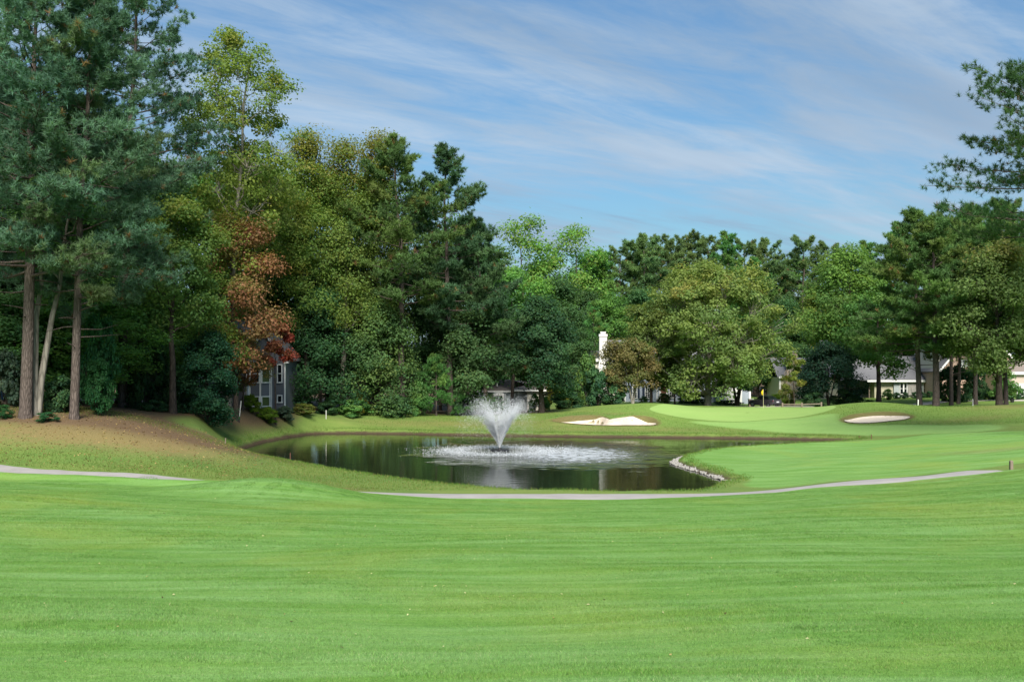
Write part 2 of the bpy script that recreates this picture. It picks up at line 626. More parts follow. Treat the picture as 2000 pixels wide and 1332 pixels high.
xs = spaced(-48, 62, 0.40, -2500, 2500)
ys = spaced(5, 120, 0.38, -400, 4000)
GX, GY = np.meshgrid(xs, ys)
gx, gy = GX.ravel(), GY.ravel()
zz, dp = H(gx, gy, True)
nx, ny = len(xs), len(ys)
idx = np.arange(nx * ny).reshape(ny, nx)
quads = np.stack([idx[:-1, :-1].ravel(), idx[:-1, 1:].ravel(), idx[1:, 1:].ravel(), idx[1:, :-1].ravel()], 1)
gme = mesh_np('ground', np.c_[gx, gy, zz], quads, smooth=True)

PATH_L = [(-70, 61), (-45, 54), (-32, 51), (-25.5, 50), (-19, 48.9), (-14, 48.0), (-8, 47.3), (-2, 47.1), (4, 47.0), (9, 46.9), (14, 47.2), (19, 48.0), (22.5, 49.0), (25, 50.4), (29, 53.5)]
pl = np.array(PATH_L, float)


def path_dist(x, y):
    d2 = np.full(x.shape, 1e9)
    sgn = np.zeros(x.shape)
    for (ax, ay), (bx, by) in zip(pl[:-1], pl[1:]):
        ex, ey = bx - ax, by - ay
        t_ = np.clip(((x - ax) * ex + (y - ay) * ey) / (ex * ex + ey * ey), 0, 1)
        dx, dy = x - ax - t_ * ex, y - ay - t_ * ey
        q = dx * dx + dy * dy
        s_ = np.sign(ex * dy - ey * dx)
        sgn = np.where(q < d2, s_, sgn)
        d2 = np.minimum(d2, q)
    return np.sqrt(d2) * sgn             # positive on the far side


def fattr(me, name, vals):
    a = me.attributes.new(name, 'FLOAT', 'POINT')
    a.data.foreach_set('value', np.asarray(vals, np.float32))


FAIR_R = blob_poly([(22, 50.6), (15, 49.4), (11.5, 50.8), (13.3, 54.5), (12.4, 60), (11.2, 67), (12.2, 71), (15.5, 76.5), (20, 79.6), (27, 82.5), (35, 85.5), (40, 82), (46, 78), (52, 70), (54, 62), (44, 56), (32, 56)])
pd = path_dist(gx, gy)
fair = np.where(gx > -12, -pd - 0.9, -pd - 0.7)
hump = -(gauss(gx, gy, -10.6, 44.1, 3.6, 1.6) - 0.25) * 4
fair = np.minimum(fair, np.where(np.abs(gx + 10.6) < 7, hump + 0.6 + np.maximum(43.5 - gy, 0) * 0.8, 99))
fair = np.maximum(fair, -sdf(FAIR_R, gx, gy))
fattr(gme, 'sd_fair', fair)
fattr(gme, 'sd_apron', -sdf(APRON, gx, gy))
fattr(gme, 'sd_green', -sdf(GREEN, gx, gy))
lip = np.minimum(sdf(BUNK_L, gx, gy), sdf(BUNK_R, gx, gy))
fattr(gme, 'sd_sand', -lip)
fattr(gme, 'shore', dp)
straw = (1.05 * gauss(gx, gy, wx(140, 57.5), 57.4, 10, 2.8) + 1.2 * gauss(gx, gy, wx(300, 62), 61.5, 5.0, 4.0) + 0.7 * gauss(gx, gy, wx(1960, 104), 104, 6, 5)
         + 0.55 * gauss(gx, gy, wx(1930, 64), 64, 5, 2.0) + 0.5 * gauss(gx, gy, wx(1200, 97), 98, 14, 2.5) + 0.6 * gauss(gx, gy, wx(900, 102), 102.5, 16, 2.6)
         + 0.5 * gauss(gx, gy, wx(1180, 108), 107.4, 6, 1.6) + 0.6 * gauss(gx, gy, wx(1900, 95), 96, 6, 3)
         + 0.8 * gauss(gx, gy, wx(620, 50), 50.5, 3, 1.2) + 0.5 * gauss(gx, gy, 19, 46.0, 8, 0.7))
fattr(gme, 'straw', straw)
litter = np.clip(1.2 * gauss(gx, gy, -27, 63, 12, 4.5) + 0.8 * gauss(gx, gy, wx(330, 66), 66, 7, 3.5) + 0.9 * sstep(109, 114, gy) * sstep(8, 2, gx) + 1.0 * sstep(-24, -28, gx - (gy - 60) * 0.12) * sstep(58, 62, gy)
                 + 0.8 * gauss(gx, gy, wx(1835, 114), 114, 4, 1.5) + 0.9 * gauss(gx, gy, wx(1950, 109), 110, 6, 1.8) + sstep(165, 175, gy), 0, 1)
fattr(gme, 'litter', litter)
fattr(gme, 'lush', np.clip(sstep(7, 14, gx) * sstep(97, 103, gy) * sstep(170, 140, gy) + 0.8 * sstep(30, 36, gx) * sstep(84, 88, gy) * sstep(170, 140, gy) + 0.6 * gauss(gx, gy, -19, 90, 7, 9), 0, 1))

def fairway_color(t, flat):
    n_big = t.noise(flat, 0.11, 4, 0.6, 0.4)
    n_mid = t.noise(t.mapping(flat, scale=(0.35, 1.3, 1), rot=(0, 0, R(4))), 0.9, 5, 0.6, 0.3)
    n_mow = t.noise(t.mapping(flat, scale=(0.12, 1.2, 1), rot=(0, 0, R(-3))), 1.3, 4, 0.6, 0.2)
    n_str = t.noise(t.mapping(flat, scale=(0.5, 2.6, 1), rot=(0, 0, R(5))), 3.2, 6, 0.7, 0.4)
    fw = t.ramp(n_mid, [(0.25, (0.082, 0.178, 0.030)), (0.5, (0.105, 0.212, 0.038)), (0.78, (0.135, 0.242, 0.048))])
    fw = t.mix(t.mrange(n_mow, 0.42, 0.68, 0, 0.85), fw, (0.165, 0.285, 0.090))
    fw = t.mix(t.mrange(n_big, 0.50, 0.72, 0, 0.7), fw, (0.200, 0.250, 0.045))
    fw = t.mix(t.mrange(n_str, 0.53, 0.72, 0, 0.55), fw, (0.175, 0.255, 0.082))
    fw = t.mix(t.mrange(n_str, 0.45, 0.28, 0, 0.5), fw, (0.062, 0.155, 0.030))
    return t.mix(1.0, fw, (1.17, 1.20, 1.24), 'MULTIPLY')


m, t, out = mat('ground')
pos = t.node('ShaderNodeNewGeometry').outputs['Position']
flat = t.mapping(pos, scale=(1, 1, 0))
n_big = t.noise(flat, 0.11, 4, 0.6, 0.4)
n_mid = t.noise(t.mapping(flat, scale=(0.35, 1.3, 1), rot=(0, 0, R(4))), 0.9, 5, 0.6, 0.3)
n_mow = t.noise(t.mapping(flat, scale=(0.12, 1.2, 1), rot=(0, 0, R(-3))), 1.3, 4, 0.6, 0.2)
n_fine = t.noise(flat, 9.0, 6, 0.7)
n_blade = t.noise(t.mapping(flat, scale=(1, 0.6, 1)), 75.0, 3, 0.7)
n_edge = t.noise(flat, 2.2, 5, 0.7)


def crisp(a, width=0.12, rag=0.5):
    v_ = t.math('ADD', a, t.math('MULTIPLY', t.math('SUBTRACT', n_edge, 0.5), rag))
    return t.mrange(v_, -width, width, 0, 1, smooth=True)


# fairway turf
n_sp = t.noise(flat, 26.0, 4, 0.75)
fw = fairway_color(t, flat)
rough = t.ramp(n_mid, [(0.2, (0.095, 0.165, 0.034)), (0.55, (0.145, 0.205, 0.048)), (0.85, (0.215, 0.225, 0.075))])
rough = t.mix(t.mrange(n_big, 0.45, 0.7), rough, (0.085, 0.165, 0.038))
rough = t.mix(t.math('MULTIPLY', t.attr('lush'), 0.75), rough, t.mix(n_mid, (0.125, 0.225, 0.042), (0.185, 0.270, 0.065)))
rough = t.mix(t.mrange(n_fine, 0.58, 0.72, 0, 0.4), rough, (0.20, 0.175, 0.085))
apron = t.mix(n_mid, (0.170, 0.320, 0.075), (0.25, 0.37, 0.12))
c = t.mix(crisp(t.attr('sd_fair'), 0.25, 0.9), rough, fw)
c = t.mix(crisp(t.attr('sd_apron'), 0.8, 1.2), c, apron)
stv = t.math('MULTIPLY', t.attr('straw'), t.mrange(n_edge, 0.25, 0.7, 0.45, 1.15))
stv = t.math('MINIMUM', t.math('ADD', stv, t.math('MULTIPLY', t.math('SUBTRACT', n_fine, 0.5), t.math('MULTIPLY', stv, 0.9))), 0.92)
c = t.mix(t.mrange(stv, 0.15, 1.0, 0, 0.85), c, t.mix(n_fine, (0.17, 0.100, 0.048), (0.28, 0.20, 0.098)))
ltv = t.mrange(t.math('ADD', t.attr('litter'), t.math('MULTIPLY', t.math('SUBTRACT', n_fine, 0.5), 0.7)), 0.25, 0.75, 0, 0.95)
c = t.mix(ltv, c, t.mix(n_fine, (0.055, 0.036, 0.022), (0.19, 0.125, 0.075)))
inside = t.mrange(t.attr('sd_sand'), 0.3, 0.6)
lipm = t.mrange(t.math('ADD', t.attr('sd_sand'), t.math('MULTIPLY', t.math('SUBTRACT', n_edge, 0.5), 0.4)), -0.55, -0.12, 0, 1)
c = t.mix(t.math('MULTIPLY', lipm, 0.8), c, t.mix(n_fine, (0.09, 0.06, 0.03), (0.19, 0.14, 0.065)))
c = t.mix(inside, c, (0.58, 0.50, 0.41))
sh = t.math('ADD', t.attr('shore'), t.math('MULTIPLY', t.math('SUBTRACT', n_edge, 0.5), 0.35))
c = t.mix(t.mrange(sh, 0.12, 0.42, 1, 0), c, t.mix(n_fine, (0.03, 0.022, 0.014), (0.10, 0.072, 0.045)))
# grain of the blades
c = t.mix(1.0, c, t.ramp(n_blade, [(0.25, (0.5, 0.54, 0.45)), (0.5, (0.98, 0.98, 0.98)), (0.75, (1.45, 1.40, 1.35))]), 'MULTIPLY')
c = t.mix(1.0, c, t.ramp(n_fine, [(0.25, (0.80, 0.83, 0.78)), (0.75, (1.18, 1.15, 1.18))]), 'MULTIPLY')
c = t.mix(1.0, c, t.ramp(n_sp, [(0.28, (0.66, 0.70, 0.6)), (0.5, (1.0, 1.0, 1.0)), (0.72, (1.32, 1.27, 1.3))]), 'MULTIPLY')
b = t.node('ShaderNodeBsdfPrincipled', ins={'Base Color': c, 'Roughness': 0.85})
b.inputs['Specular IOR Level'].default_value = 0.15
h = t.math('ADD', t.math('MULTIPLY', n_blade, 0.6), n_fine)
t.l.new(t.bump(h, 0.55, 0.03), b.inputs['Normal'])
t.l.new(b.outputs[0], out.inputs[0])
ground = add('ground', gme, 'ground')
tag(ground, 'mown golf fairway, rough banks and mounds round the pond', 'ground', kind='structure')


def sheet(name, P, material, lift, rings=14):
    c_ = P.mean(0)
    n_ = len(P)
    V, Fq = [], []
    ts = np.linspace(0.02, 1, rings)
    pts = (c_[None, None] + (P[None] - c_[None, None]) * ts[:, None, None]).reshape(-1, 2)
    z_ = H(pts[:, 0], pts[:, 1]) + lift
    V = np.c_[pts, z_]
    i_ = np.arange(n_)
    j_ = (i_ + 1) % n_
    Fq = np.concatenate([np.stack([k * n_ + i_, (k + 1) * n_ + i_, (k + 1) * n_ + j_, k * n_ + j_], 1) for k in range(rings - 1)])
    me = mesh_np(name, V, Fq[:, ::-1], smooth=True)
    return add(name, me, material)


m, t, out = mat('sand')
pos = t.node('ShaderNodeNewGeometry').outputs['Position']
n1 = t.noise(t.mapping(pos, scale=(0.6, 1.6, 1)), 2.2, 5, 0.6)
n2 = t.noise(pos, 14, 4, 0.7)
c = t.mix(n1, (0.52, 0.44, 0.345), (0.62, 0.54, 0.44))
c = t.mix(t.mrange(n2, 0.6, 0.75, 0, 0.5), c, (0.50, 0.42, 0.33))
b = t.node('ShaderNodeBsdfPrincipled', ins={'Base Color': c, 'Roughness': 0.95})
t.l.new(t.bump(n1, 0.5, 0.08), b.inputs['Normal'])
t.l.new(b.outputs[0], out.inputs[0])

m, t, out = mat('green_turf')
pos = t.node('ShaderNodeNewGeometry').outputs['Position']
n1 = t.noise(t.mapping(pos, scale=(0.5, 1.2, 1)), 0.5, 4, 0.6)
n2 = t.noise(pos, 30, 3, 0.7)
c = t.mix(n1, (0.200, 0.330, 0.085), (0.265, 0.370, 0.110))
c = t.mix(1.0, c, t.ramp(n2, [(0.3, (0.88, 0.9, 0.88)), (0.7, (1.1, 1.1, 1.1))]), 'MULTIPLY')
b = t.node('ShaderNodeBsdfPrincipled', ins={'Base Color': c, 'Roughness': 0.8})
b.inputs['Specular IOR Level'].default_value = 0.15
t.l.new(b.outputs[0], out.inputs[0])

for P in (BUNK_L, BUNK_R):
    c_ = P.mean(0)
    dr_ = np.linalg.norm(P - c_, axis=1, keepdims=True)
    bk_ = sstep(P[:, 1].min() + 0.5, P[:, 1].max() - 0.3, P[:, 1])[:, None]
    inner = c_ + (P - c_) * (1 - (0.04 + 0.30 * bk_) / dr_)
    o = sheet('sand_bunker', inner, 'sand', 0.06)
    tag(o, 'pale sand bunker with a grass tongue in its back edge' if P is BUNK_L else 'smaller pale sand bunker cut into a mound below the pines', 'sand bunker', kind='structure')
tag(sheet('putting_green', GREEN, 'green_turf', 0.02, 20), 'pale closely mown putting green round the flagstick', 'putting green', kind='structure')


def strip(name, pts, width, material, lift, step=0.6, jit=0.05, seed=3):
    pts = np.array(pts, float)
    seg = np.r_[0, np.cumsum(np.sqrt((np.diff(pts, axis=0) ** 2).sum(1)))]
    s_ = np.arange(0, seg[-1], step)
    X = np.interp(s_, seg, pts[:, 0])
    Y = np.interp(s_, seg, pts[:, 1])
    ker = np.ones(9) / 9
    X = np.convolve(np.pad(X, 4, 'edge'), ker, 'valid')
    Y = np.convolve(np.pad(Y, 4, 'edge'), ker, 'valid')
    tx, ty = np.gradient(X), np.gradient(Y)
    L = np.hypot(tx, ty)
    nx_, ny_ = -ty / L, tx / L
    rs = np.random.RandomState(seed)
    cols = 7
    V = []
    for k in range(cols):
        u = (k / (cols - 1) - 0.5) * width
        ju = rs.normal(0, jit, len(X)) if k in (0, cols - 1) else 0
        x_, y_ = X + nx_ * (u + ju), Y + ny_ * (u + ju)
        V.append(np.c_[x_, y_, H(x_, y_) + lift - (0.05 if k in (0, cols - 1) else 0)])
    n_ = len(X)
    V = np.concatenate(V)
    i_ = np.arange(n_ - 1)
    Fq = np.concatenate([np.stack([k * n_ + i_, k * n_ + i_ + 1, (k + 1) * n_ + i_ + 1, (k + 1) * n_ + i_], 1) for k in range(cols - 1)])
    return add(name, mesh_np(name, V, Fq[:, ::-1], smooth=True), material)


tag(strip('cart_path', PATH_L[:-3] + [(22.5, 49.0), (24.2, 49.8)], 2.4, 'concrete', 0.05), 'pale concrete cart path running along the near shore of the pond', 'path', kind='structure')
tag(strip('driveway', [(wx(1600, 132), 132), (wx(1700, 131), 131), (wx(1790, 134), 134), (wx(1850, 140), 140), (wx(1930, 137), 137), (wx(2010, 133), 133), (wx(2100, 128), 128)], 3.4, 'drive', 0.06),
    'pale driveway curving past the houses behind the pines', 'driveway', kind='structure')
tag(strip('road', [(wx(1380, 128), 128), (wx(1460, 127), 127), (wx(1530, 126.5), 126.5), (wx(1600, 126), 126)], 4.2, 'drive', 0.05),
    'short strip of pale drive behind the putting green', 'road', kind='structure')

# ------------------------------------------------------------------ pond water
FX, FY = wx(976, 77.8), 77.8
m, t, out = mat('water')
pos = t.node('ShaderNodeNewGeometry').outputs['Position']
rel = t.mapping(pos, loc=(-FX, -FY, 0))
dist = t.node('ShaderNodeVectorMath', operation='LENGTH', ins={0: rel}).outputs['Value']
rel2 = t.mapping(pos, loc=((-FX - 4.0), (-FY + 2.0) * 0.8, 0), scale=(1, 0.8, 0))
dist2 = t.node('ShaderNodeVectorMath', operation='LENGTH', ins={0: rel2}).outputs['Value']
agit = t.mrange(t.math('ADD', dist2, t.math('MULTIPLY', t.math('SUBTRACT', t.noise(pos, 0.35, 3, 0.6), 0.5), 11.0)), 1.0, 11.0, 1, 0, smooth=True)
calm = t.noise(t.mapping(pos, scale=(0.5, 1.6, 1)), 1.1, 4, 0.55, 0.3)
chop = t.noise(t.mapping(pos, scale=(0.55, 1.0, 1)), 1.7, 7, 0.62, 0.5)
ring = t.math('SINE', t.math('MULTIPLY', dist, 6.5))
hgt = t.math('ADD', t.math('MULTIPLY', chop, 1.0), t.math('MULTIPLY', ring, 0.05))
hgt = t.math('MULTIPLY', hgt, t.math('MULTIPLY', agit, 0.55))
hgt = t.math('ADD', hgt, t.math('MULTIPLY', calm, 0.012))
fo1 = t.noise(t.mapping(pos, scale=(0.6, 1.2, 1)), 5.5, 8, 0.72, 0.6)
glint_noise = t.noise(t.mapping(pos, scale=(0.7, 0.8, 1)), 2.2, 8, 0.75, 0.6)
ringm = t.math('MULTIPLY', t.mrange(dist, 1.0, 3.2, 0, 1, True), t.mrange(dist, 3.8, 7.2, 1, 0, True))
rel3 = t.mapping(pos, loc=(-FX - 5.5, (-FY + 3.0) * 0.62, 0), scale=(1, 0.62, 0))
glint_area = t.mrange(t.node('ShaderNodeVectorMath', operation='LENGTH', ins={0: rel3}).outputs['Value'], 1.5, 8.0, 1, 0, True)  # sky glitter on the ripples right of the fountain, painted as white flecks
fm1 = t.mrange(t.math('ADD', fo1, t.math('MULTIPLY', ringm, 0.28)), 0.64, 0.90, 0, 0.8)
glint = t.mrange(t.math('ADD', glint_noise, t.math('MULTIPLY', glint_area, 0.30)), 0.66, 0.84, 0, 0.8)
foam_glint = t.math('MAXIMUM', t.math('MULTIPLY', fm1, t.mrange(ringm, 0.02, 0.3)), t.math('MULTIPLY', glint, t.mrange(glint_area, 0.02, 0.3)))  # splash foam in the ring, joined with the painted sky reflection
wc = t.mix(foam_glint, (0.010, 0.013, 0.007), (0.62, 0.66, 0.70))
b = t.node('ShaderNodeBsdfPrincipled', ins={'Base Color': wc, 'Roughness': t.mrange(foam_glint, 0, 1, 0.04, 0.6), 'IOR': 1.33})
nb = t.node('ShaderNodeBump', ins={'Strength': 1.0, 'Distance': 1.0, 'Height': hgt})
t.l.new(nb.outputs[0], b.inputs['Normal'])
t.l.new(b.outputs[0], out.inputs[0])
wxs = np.linspace(POND[:, 0].min() - 1.5, POND[:, 0].max() + 1.5, 60)
wys = np.linspace(POND[:, 1].min() - 0.8, POND[:, 1].max() + 1.5, 50)
WX, WY = np.meshgrid(wxs, wys)
# keep only cells close to or inside the pond so that the sheet never shows elsewhere
ii = np.arange(WX.size).reshape(WX.shape)
q = np.stack([ii[:-1, :-1].ravel(), ii[:-1, 1:].ravel(), ii[1:, 1:].ravel(), ii[1:, :-1].ravel()], 1)
cx_, cy_ = WX.ravel()[q].mean(1), WY.ravel()[q].mean(1)
q = q[sdf(POND, cx_, cy_) < 2.2]
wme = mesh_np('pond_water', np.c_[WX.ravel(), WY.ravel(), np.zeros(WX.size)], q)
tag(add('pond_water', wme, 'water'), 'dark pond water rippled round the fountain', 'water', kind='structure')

#@@TREES@@
# ------------------------------------------------------------------ vegetation builders
class Tubes:
    def __init__(self):
        self.V, self.Fq, self.n = [], [], 0

    def add(self, pts, rad, sides=5):
        pts = np.asarray(pts, float)
        rad = np.asarray(rad, float)
        k = len(pts)
        d = np.gradient(pts, axis=0)
        d /= np.linalg.norm(d, axis=1)[:, None] + 1e-9
        ref = np.where(np.abs(d[:, 2:3]) > 0.8, np.array([[1.0, 0.1, 0]]), np.array([[0, 0, 1.0]]))
        if np.abs(d[:, 2]).mean() > 0.7:
            ref = np.repeat(np.array([[1.0, 0.13, 0]]), k, 0)
        a = np.cross(d, ref)
        a /= np.linalg.norm(a, axis=1)[:, None] + 1e-9
        b_ = np.cross(d, a)
        g = np.arange(sides) * 2 * math.pi / sides
        ring = pts[:, None] + rad[:, None, None] * (a[:, None] * np.cos(g)[None, :, None] + b_[:, None] * np.sin(g)[None, :, None])
        self.V.append(ring.reshape(-1, 3))
        i_ = np.arange(sides)
        j_ = (i_ + 1) % sides
        for r_ in range(k - 1):
            o_ = self.n + r_ * sides
            self.Fq.append(np.stack([o_ + i_, o_ + j_, o_ + sides + j_, o_ + sides + i_], 1))
        self.n += k * sides

    def mesh(self, name):
        return mesh_np(name, np.concatenate(self.V), np.concatenate(self.Fq), smooth=True)


def unit(v):
    return v / (np.linalg.norm(v, axis=-1, keepdims=True) + 1e-9)


def leaves_mesh(name, P, N, size, tint, rs, aspect=0.72):
    n = len(P)
    rnd = rs.normal(size=(n, 3))
    a = unit(np.cross(N, rnd))
    b_ = np.cross(N, a)
    s_ = size[:, None]
    fold = N * (size * rs.uniform(0.05, 0.22, n))[:, None]
    V = np.stack([P - a * s_ * 0.5, P + b_ * s_ * 0.5 * aspect + fold, P + a * s_ * 0.5, P - b_ * s_ * 0.5 * aspect + fold], 1).reshape(-1, 3)
    Fq = np.arange(4 * n).reshape(n, 4)
    return mesh_np(name, V, Fq, tint=np.repeat(tint, 4, 0))


def pick(pal, rs, n):
    cols = np.array([p[:3] for p in pal])
    wts = np.array([p[3] if len(p) > 3 else 1.0 for p in pal])
    return cols[rs.choice(len(cols), n, p=wts / wts.sum())]


def prof(shape, t_):
    if shape == 'round':
        return np.sqrt(np.clip(1 - (2 * t_ - 0.92) ** 2 / 1.18, 0, 1))
    if shape == 'oval':
        return np.clip(np.sin(np.pi * np.clip(t_ * 0.9 + 0.08, 0, 1)) ** 0.6, 0, 1)
    if shape == 'cone':
        return np.clip(1 - t_, 0, 1) ** 0.75 * np.clip(t_ * 6 + 0.45, 0, 1)
    if shape == 'column':
        return np.clip(1.02 - t_, 0, 1) ** 0.42 * np.clip(t_ * 5 + 0.5, 0, 1)
    if shape == 'dome':
        return np.sqrt(np.clip(1 - t_ ** 2, 0, 1)) * np.clip(0.7 + t_ * 2, 0, 1)
    return np.ones_like(t_)


def broadleaf(name, seed, Ht, cb, rx, shape, pal, boughs=12, clumps=11, leaves=150, lsize=0.25, trunk_r=0.3, barkm='bark_dark',
              ry=None, bough_r=0.36, clump_r=None, top_pal=None, lean=(0, 0), trunk_top=0.72, bare=0.0, stems=1, fill=0.25, side_pal=None):
    """one tree at the origin: returns Empty-less (trunk mesh, crown mesh)"""
    rs = np.random.RandomState(seed)
    ry = ry or rx
    ch = Ht - cb
    T = Tubes()
    # stem
    tops = []
    for s_ in range(stems):
        k = 8
        tt = np.linspace(0, 1, k)
        hh = tt * (cb + (Ht - cb) * trunk_top)
        ox, oy = rs.normal(0, 0.05 * Ht ** 0.5, 2)
        if stems > 1:
            ang = 2 * math.pi * s_ / stems + rs.uniform(0, 1)
            ox, oy = math.cos(ang) * rx * 0.35, math.sin(ang) * rx * 0.35
        wob = np.cumsum(rs.normal(0, 0.012 * Ht, (k, 2)), 0) * tt[:, None]
        px_ = np.c_[lean[0] * tt ** 1.3 + ox * tt + wob[:, 0], lean[1] * tt ** 1.3 + oy * tt + wob[:, 1], hh]
        px_[0, 2] = -0.4
        rr = trunk_r * (1 - 0.82 * tt) * (0.8 if stems > 1 else 1)
        rr[0] *= 1.35
        # extra ring for the root flare
        px_ = np.insert(px_, 1, px_[0] * 0.55 + px_[1] * 0.45 * np.array([1, 1, 1]), 0)
        px_[1, 2] = 0.35
        rr = np.insert(rr, 1, trunk_r * 1.08 * (0.8 if stems > 1 else 1))
        T.add(px_, rr, 9)
        tops.append(px_)
    cl_r = clump_r or 0.14 * (rx + ch * 0.5)
    BP, BR = [], []
    tb = (np.arange(boughs) + rs.uniform(0.2, 0.8, boughs)) / boughs
    tb = tb ** 0.9
    az = np.arange(boughs) * 2.39996 + rs.uniform(0, 6.28) + rs.normal(0, 0.3, boughs)
    pr = prof(shape, tb)
    rad = pr * rs.uniform(0.5, 0.78, boughs)
    cx = np.cos(az) * rad * rx
    cy = np.sin(az) * rad * ry
    cz = cb + tb * ch * 0.94
    br = bough_r * (0.45 + 0.55 * pr) * (rx + ry) / 2 * rs.uniform(0.85, 1.2, boughs)
    lx = lean[0] * np.clip(cz / Ht, 0, 1)
    ly = lean[1] * np.clip(cz / Ht, 0, 1)
    BC = np.c_[cx + lx, cy + ly, np.minimum(cz, Ht - br * 0.75)]
    CP, CB = [], []
    for i in range(boughs):
        n = clumps
        d = unit(rs.normal(size=(n, 3)) + np.array([0, 0, 0.35]))
        rr = br[i] * rs.uniform(0.55, 1.05, n)
        p_ = BC[i] + d * rr[:, None] * np.array([1.0, 1.0, 0.82])
        CP.append(p_)
        CB.append(np.full(n, i))
    CP = np.concatenate(CP)
    CB = np.concatenate(CB)
    CP[:, 2] = np.clip(CP[:, 2], cb * 0.75, Ht - cl_r * 0.35)
    # limbs
    for i in range(boughs):
        st = tops[i % stems]
        zt = np.clip(BC[i, 2] - (0.55 * np.hypot(cx[i], cy[i]) + 0.08 * ch), cb * 0.62, st[-1, 2])
        base = np.array([np.interp(zt, st[:, 2], st[:, 0]), np.interp(zt, st[:, 2], st[:, 1]), zt])
        r0 = np.interp(zt, st[:, 2], np.linspace(trunk_r, trunk_r * 0.2, len(st))) * 0.55
        e = BC[i]
        mid = base * 0.5 + e * 0.5 + np.array([0, 0, -0.06 * np.linalg.norm(e - base)]) + rs.normal(0, 0.05 * np.linalg.norm(e - base), 3)
        q1 = base * 0.75 + mid * 0.25 if False else base * 0.5 + mid * 0.5 + rs.normal(0, 0.03 * np.linalg.norm(e - base), 3)
        T.add([base, q1, mid, e], [r0, r0 * 0.8, r0 * 0.55, r0 * 0.25], 6)
        for j in np.where(CB == i)[0]:
            c_ = CP[j]
            m_ = e * 0.5 + c_ * 0.5 + rs.normal(0, 0.12 * br[i], 3)
            T.add([mid * 0.35 + e * 0.65, m_, c_], [r0 * 0.34, r0 * 0.22, r0 * 0.07], 4)
    # leaves
    nC = len(CP)
    cnt = np.maximum(8, (leaves * rs.uniform(0.45, 1.35, nC)).astype(int))
    if bare > 0:
        cnt = np.where(rs.rand(nC) < bare, cnt // 5, cnt)
    ci = np.repeat(np.arange(nC), cnt)
    n = len(ci)
    d = unit(rs.normal(size=(n, 3)))
    crs = cl_r * rs.uniform(0.7, 1.35, nC)
    rr = rs.uniform(0, 1, n) ** 0.45
    P = CP[ci] + d * (rr * crs[ci])[:, None] * np.array([1, 1, 0.62])
    # droop of the outer sprays
    P[:, 2] -= 0.25 * crs[ci] * rs.uniform(0, 1, n) * (d[:, 0] ** 2 + d[:, 1] ** 2)
    ctr = np.array([lean[0] * 0.6, lean[1] * 0.6, cb + ch * 0.4])
    outw = unit(P - ctr)
    N = unit(rs.normal(size=(n, 3)) * 0.48 + outw * 0.45 + d * 0.5 + np.array([0, 0, 0.40]))
    ctint = pick(pal, rs, nC) * rs.uniform(0.82, 1.2, nC)[:, None]
    if top_pal is not None:
        hi = (CP[:, 2] - cb) / ch + rs.normal(0, 0.12, nC)
        ctint = np.where((hi > 0.80)[:, None], pick(top_pal, rs, nC), ctint)
    if side_pal is not None:            # (palette, direction, threshold)
        sp_, sdir, sth = side_pal
        dd = ((CP[:, :2] / rx) @ np.array(sdir)) + rs.normal(0, 0.2, nC)
        ctint = np.where((dd > sth)[:, None], pick(sp_, rs, nC), ctint)
    mean = ctint.mean(0) if side_pal is None else ctint
    ctint = ctint * 0.68 + mean * 0.32
    tint = ctint[ci] * rs.uniform(0.84, 1.16, n)[:, None]
    tint = np.clip(tint + rs.normal(0, 0.004, (n, 3)), 0.004, 1)
    size = lsize * rs.uniform(0.6, 1.3, n)
    crown = leaves_mesh('crown', P, N, size, tint, rs)
    crown.materials.append(MATS['leaf'])
    trunk = T.mesh('trunk')
    trunk.materials.append(MATS[barkm])
    return trunk, crown


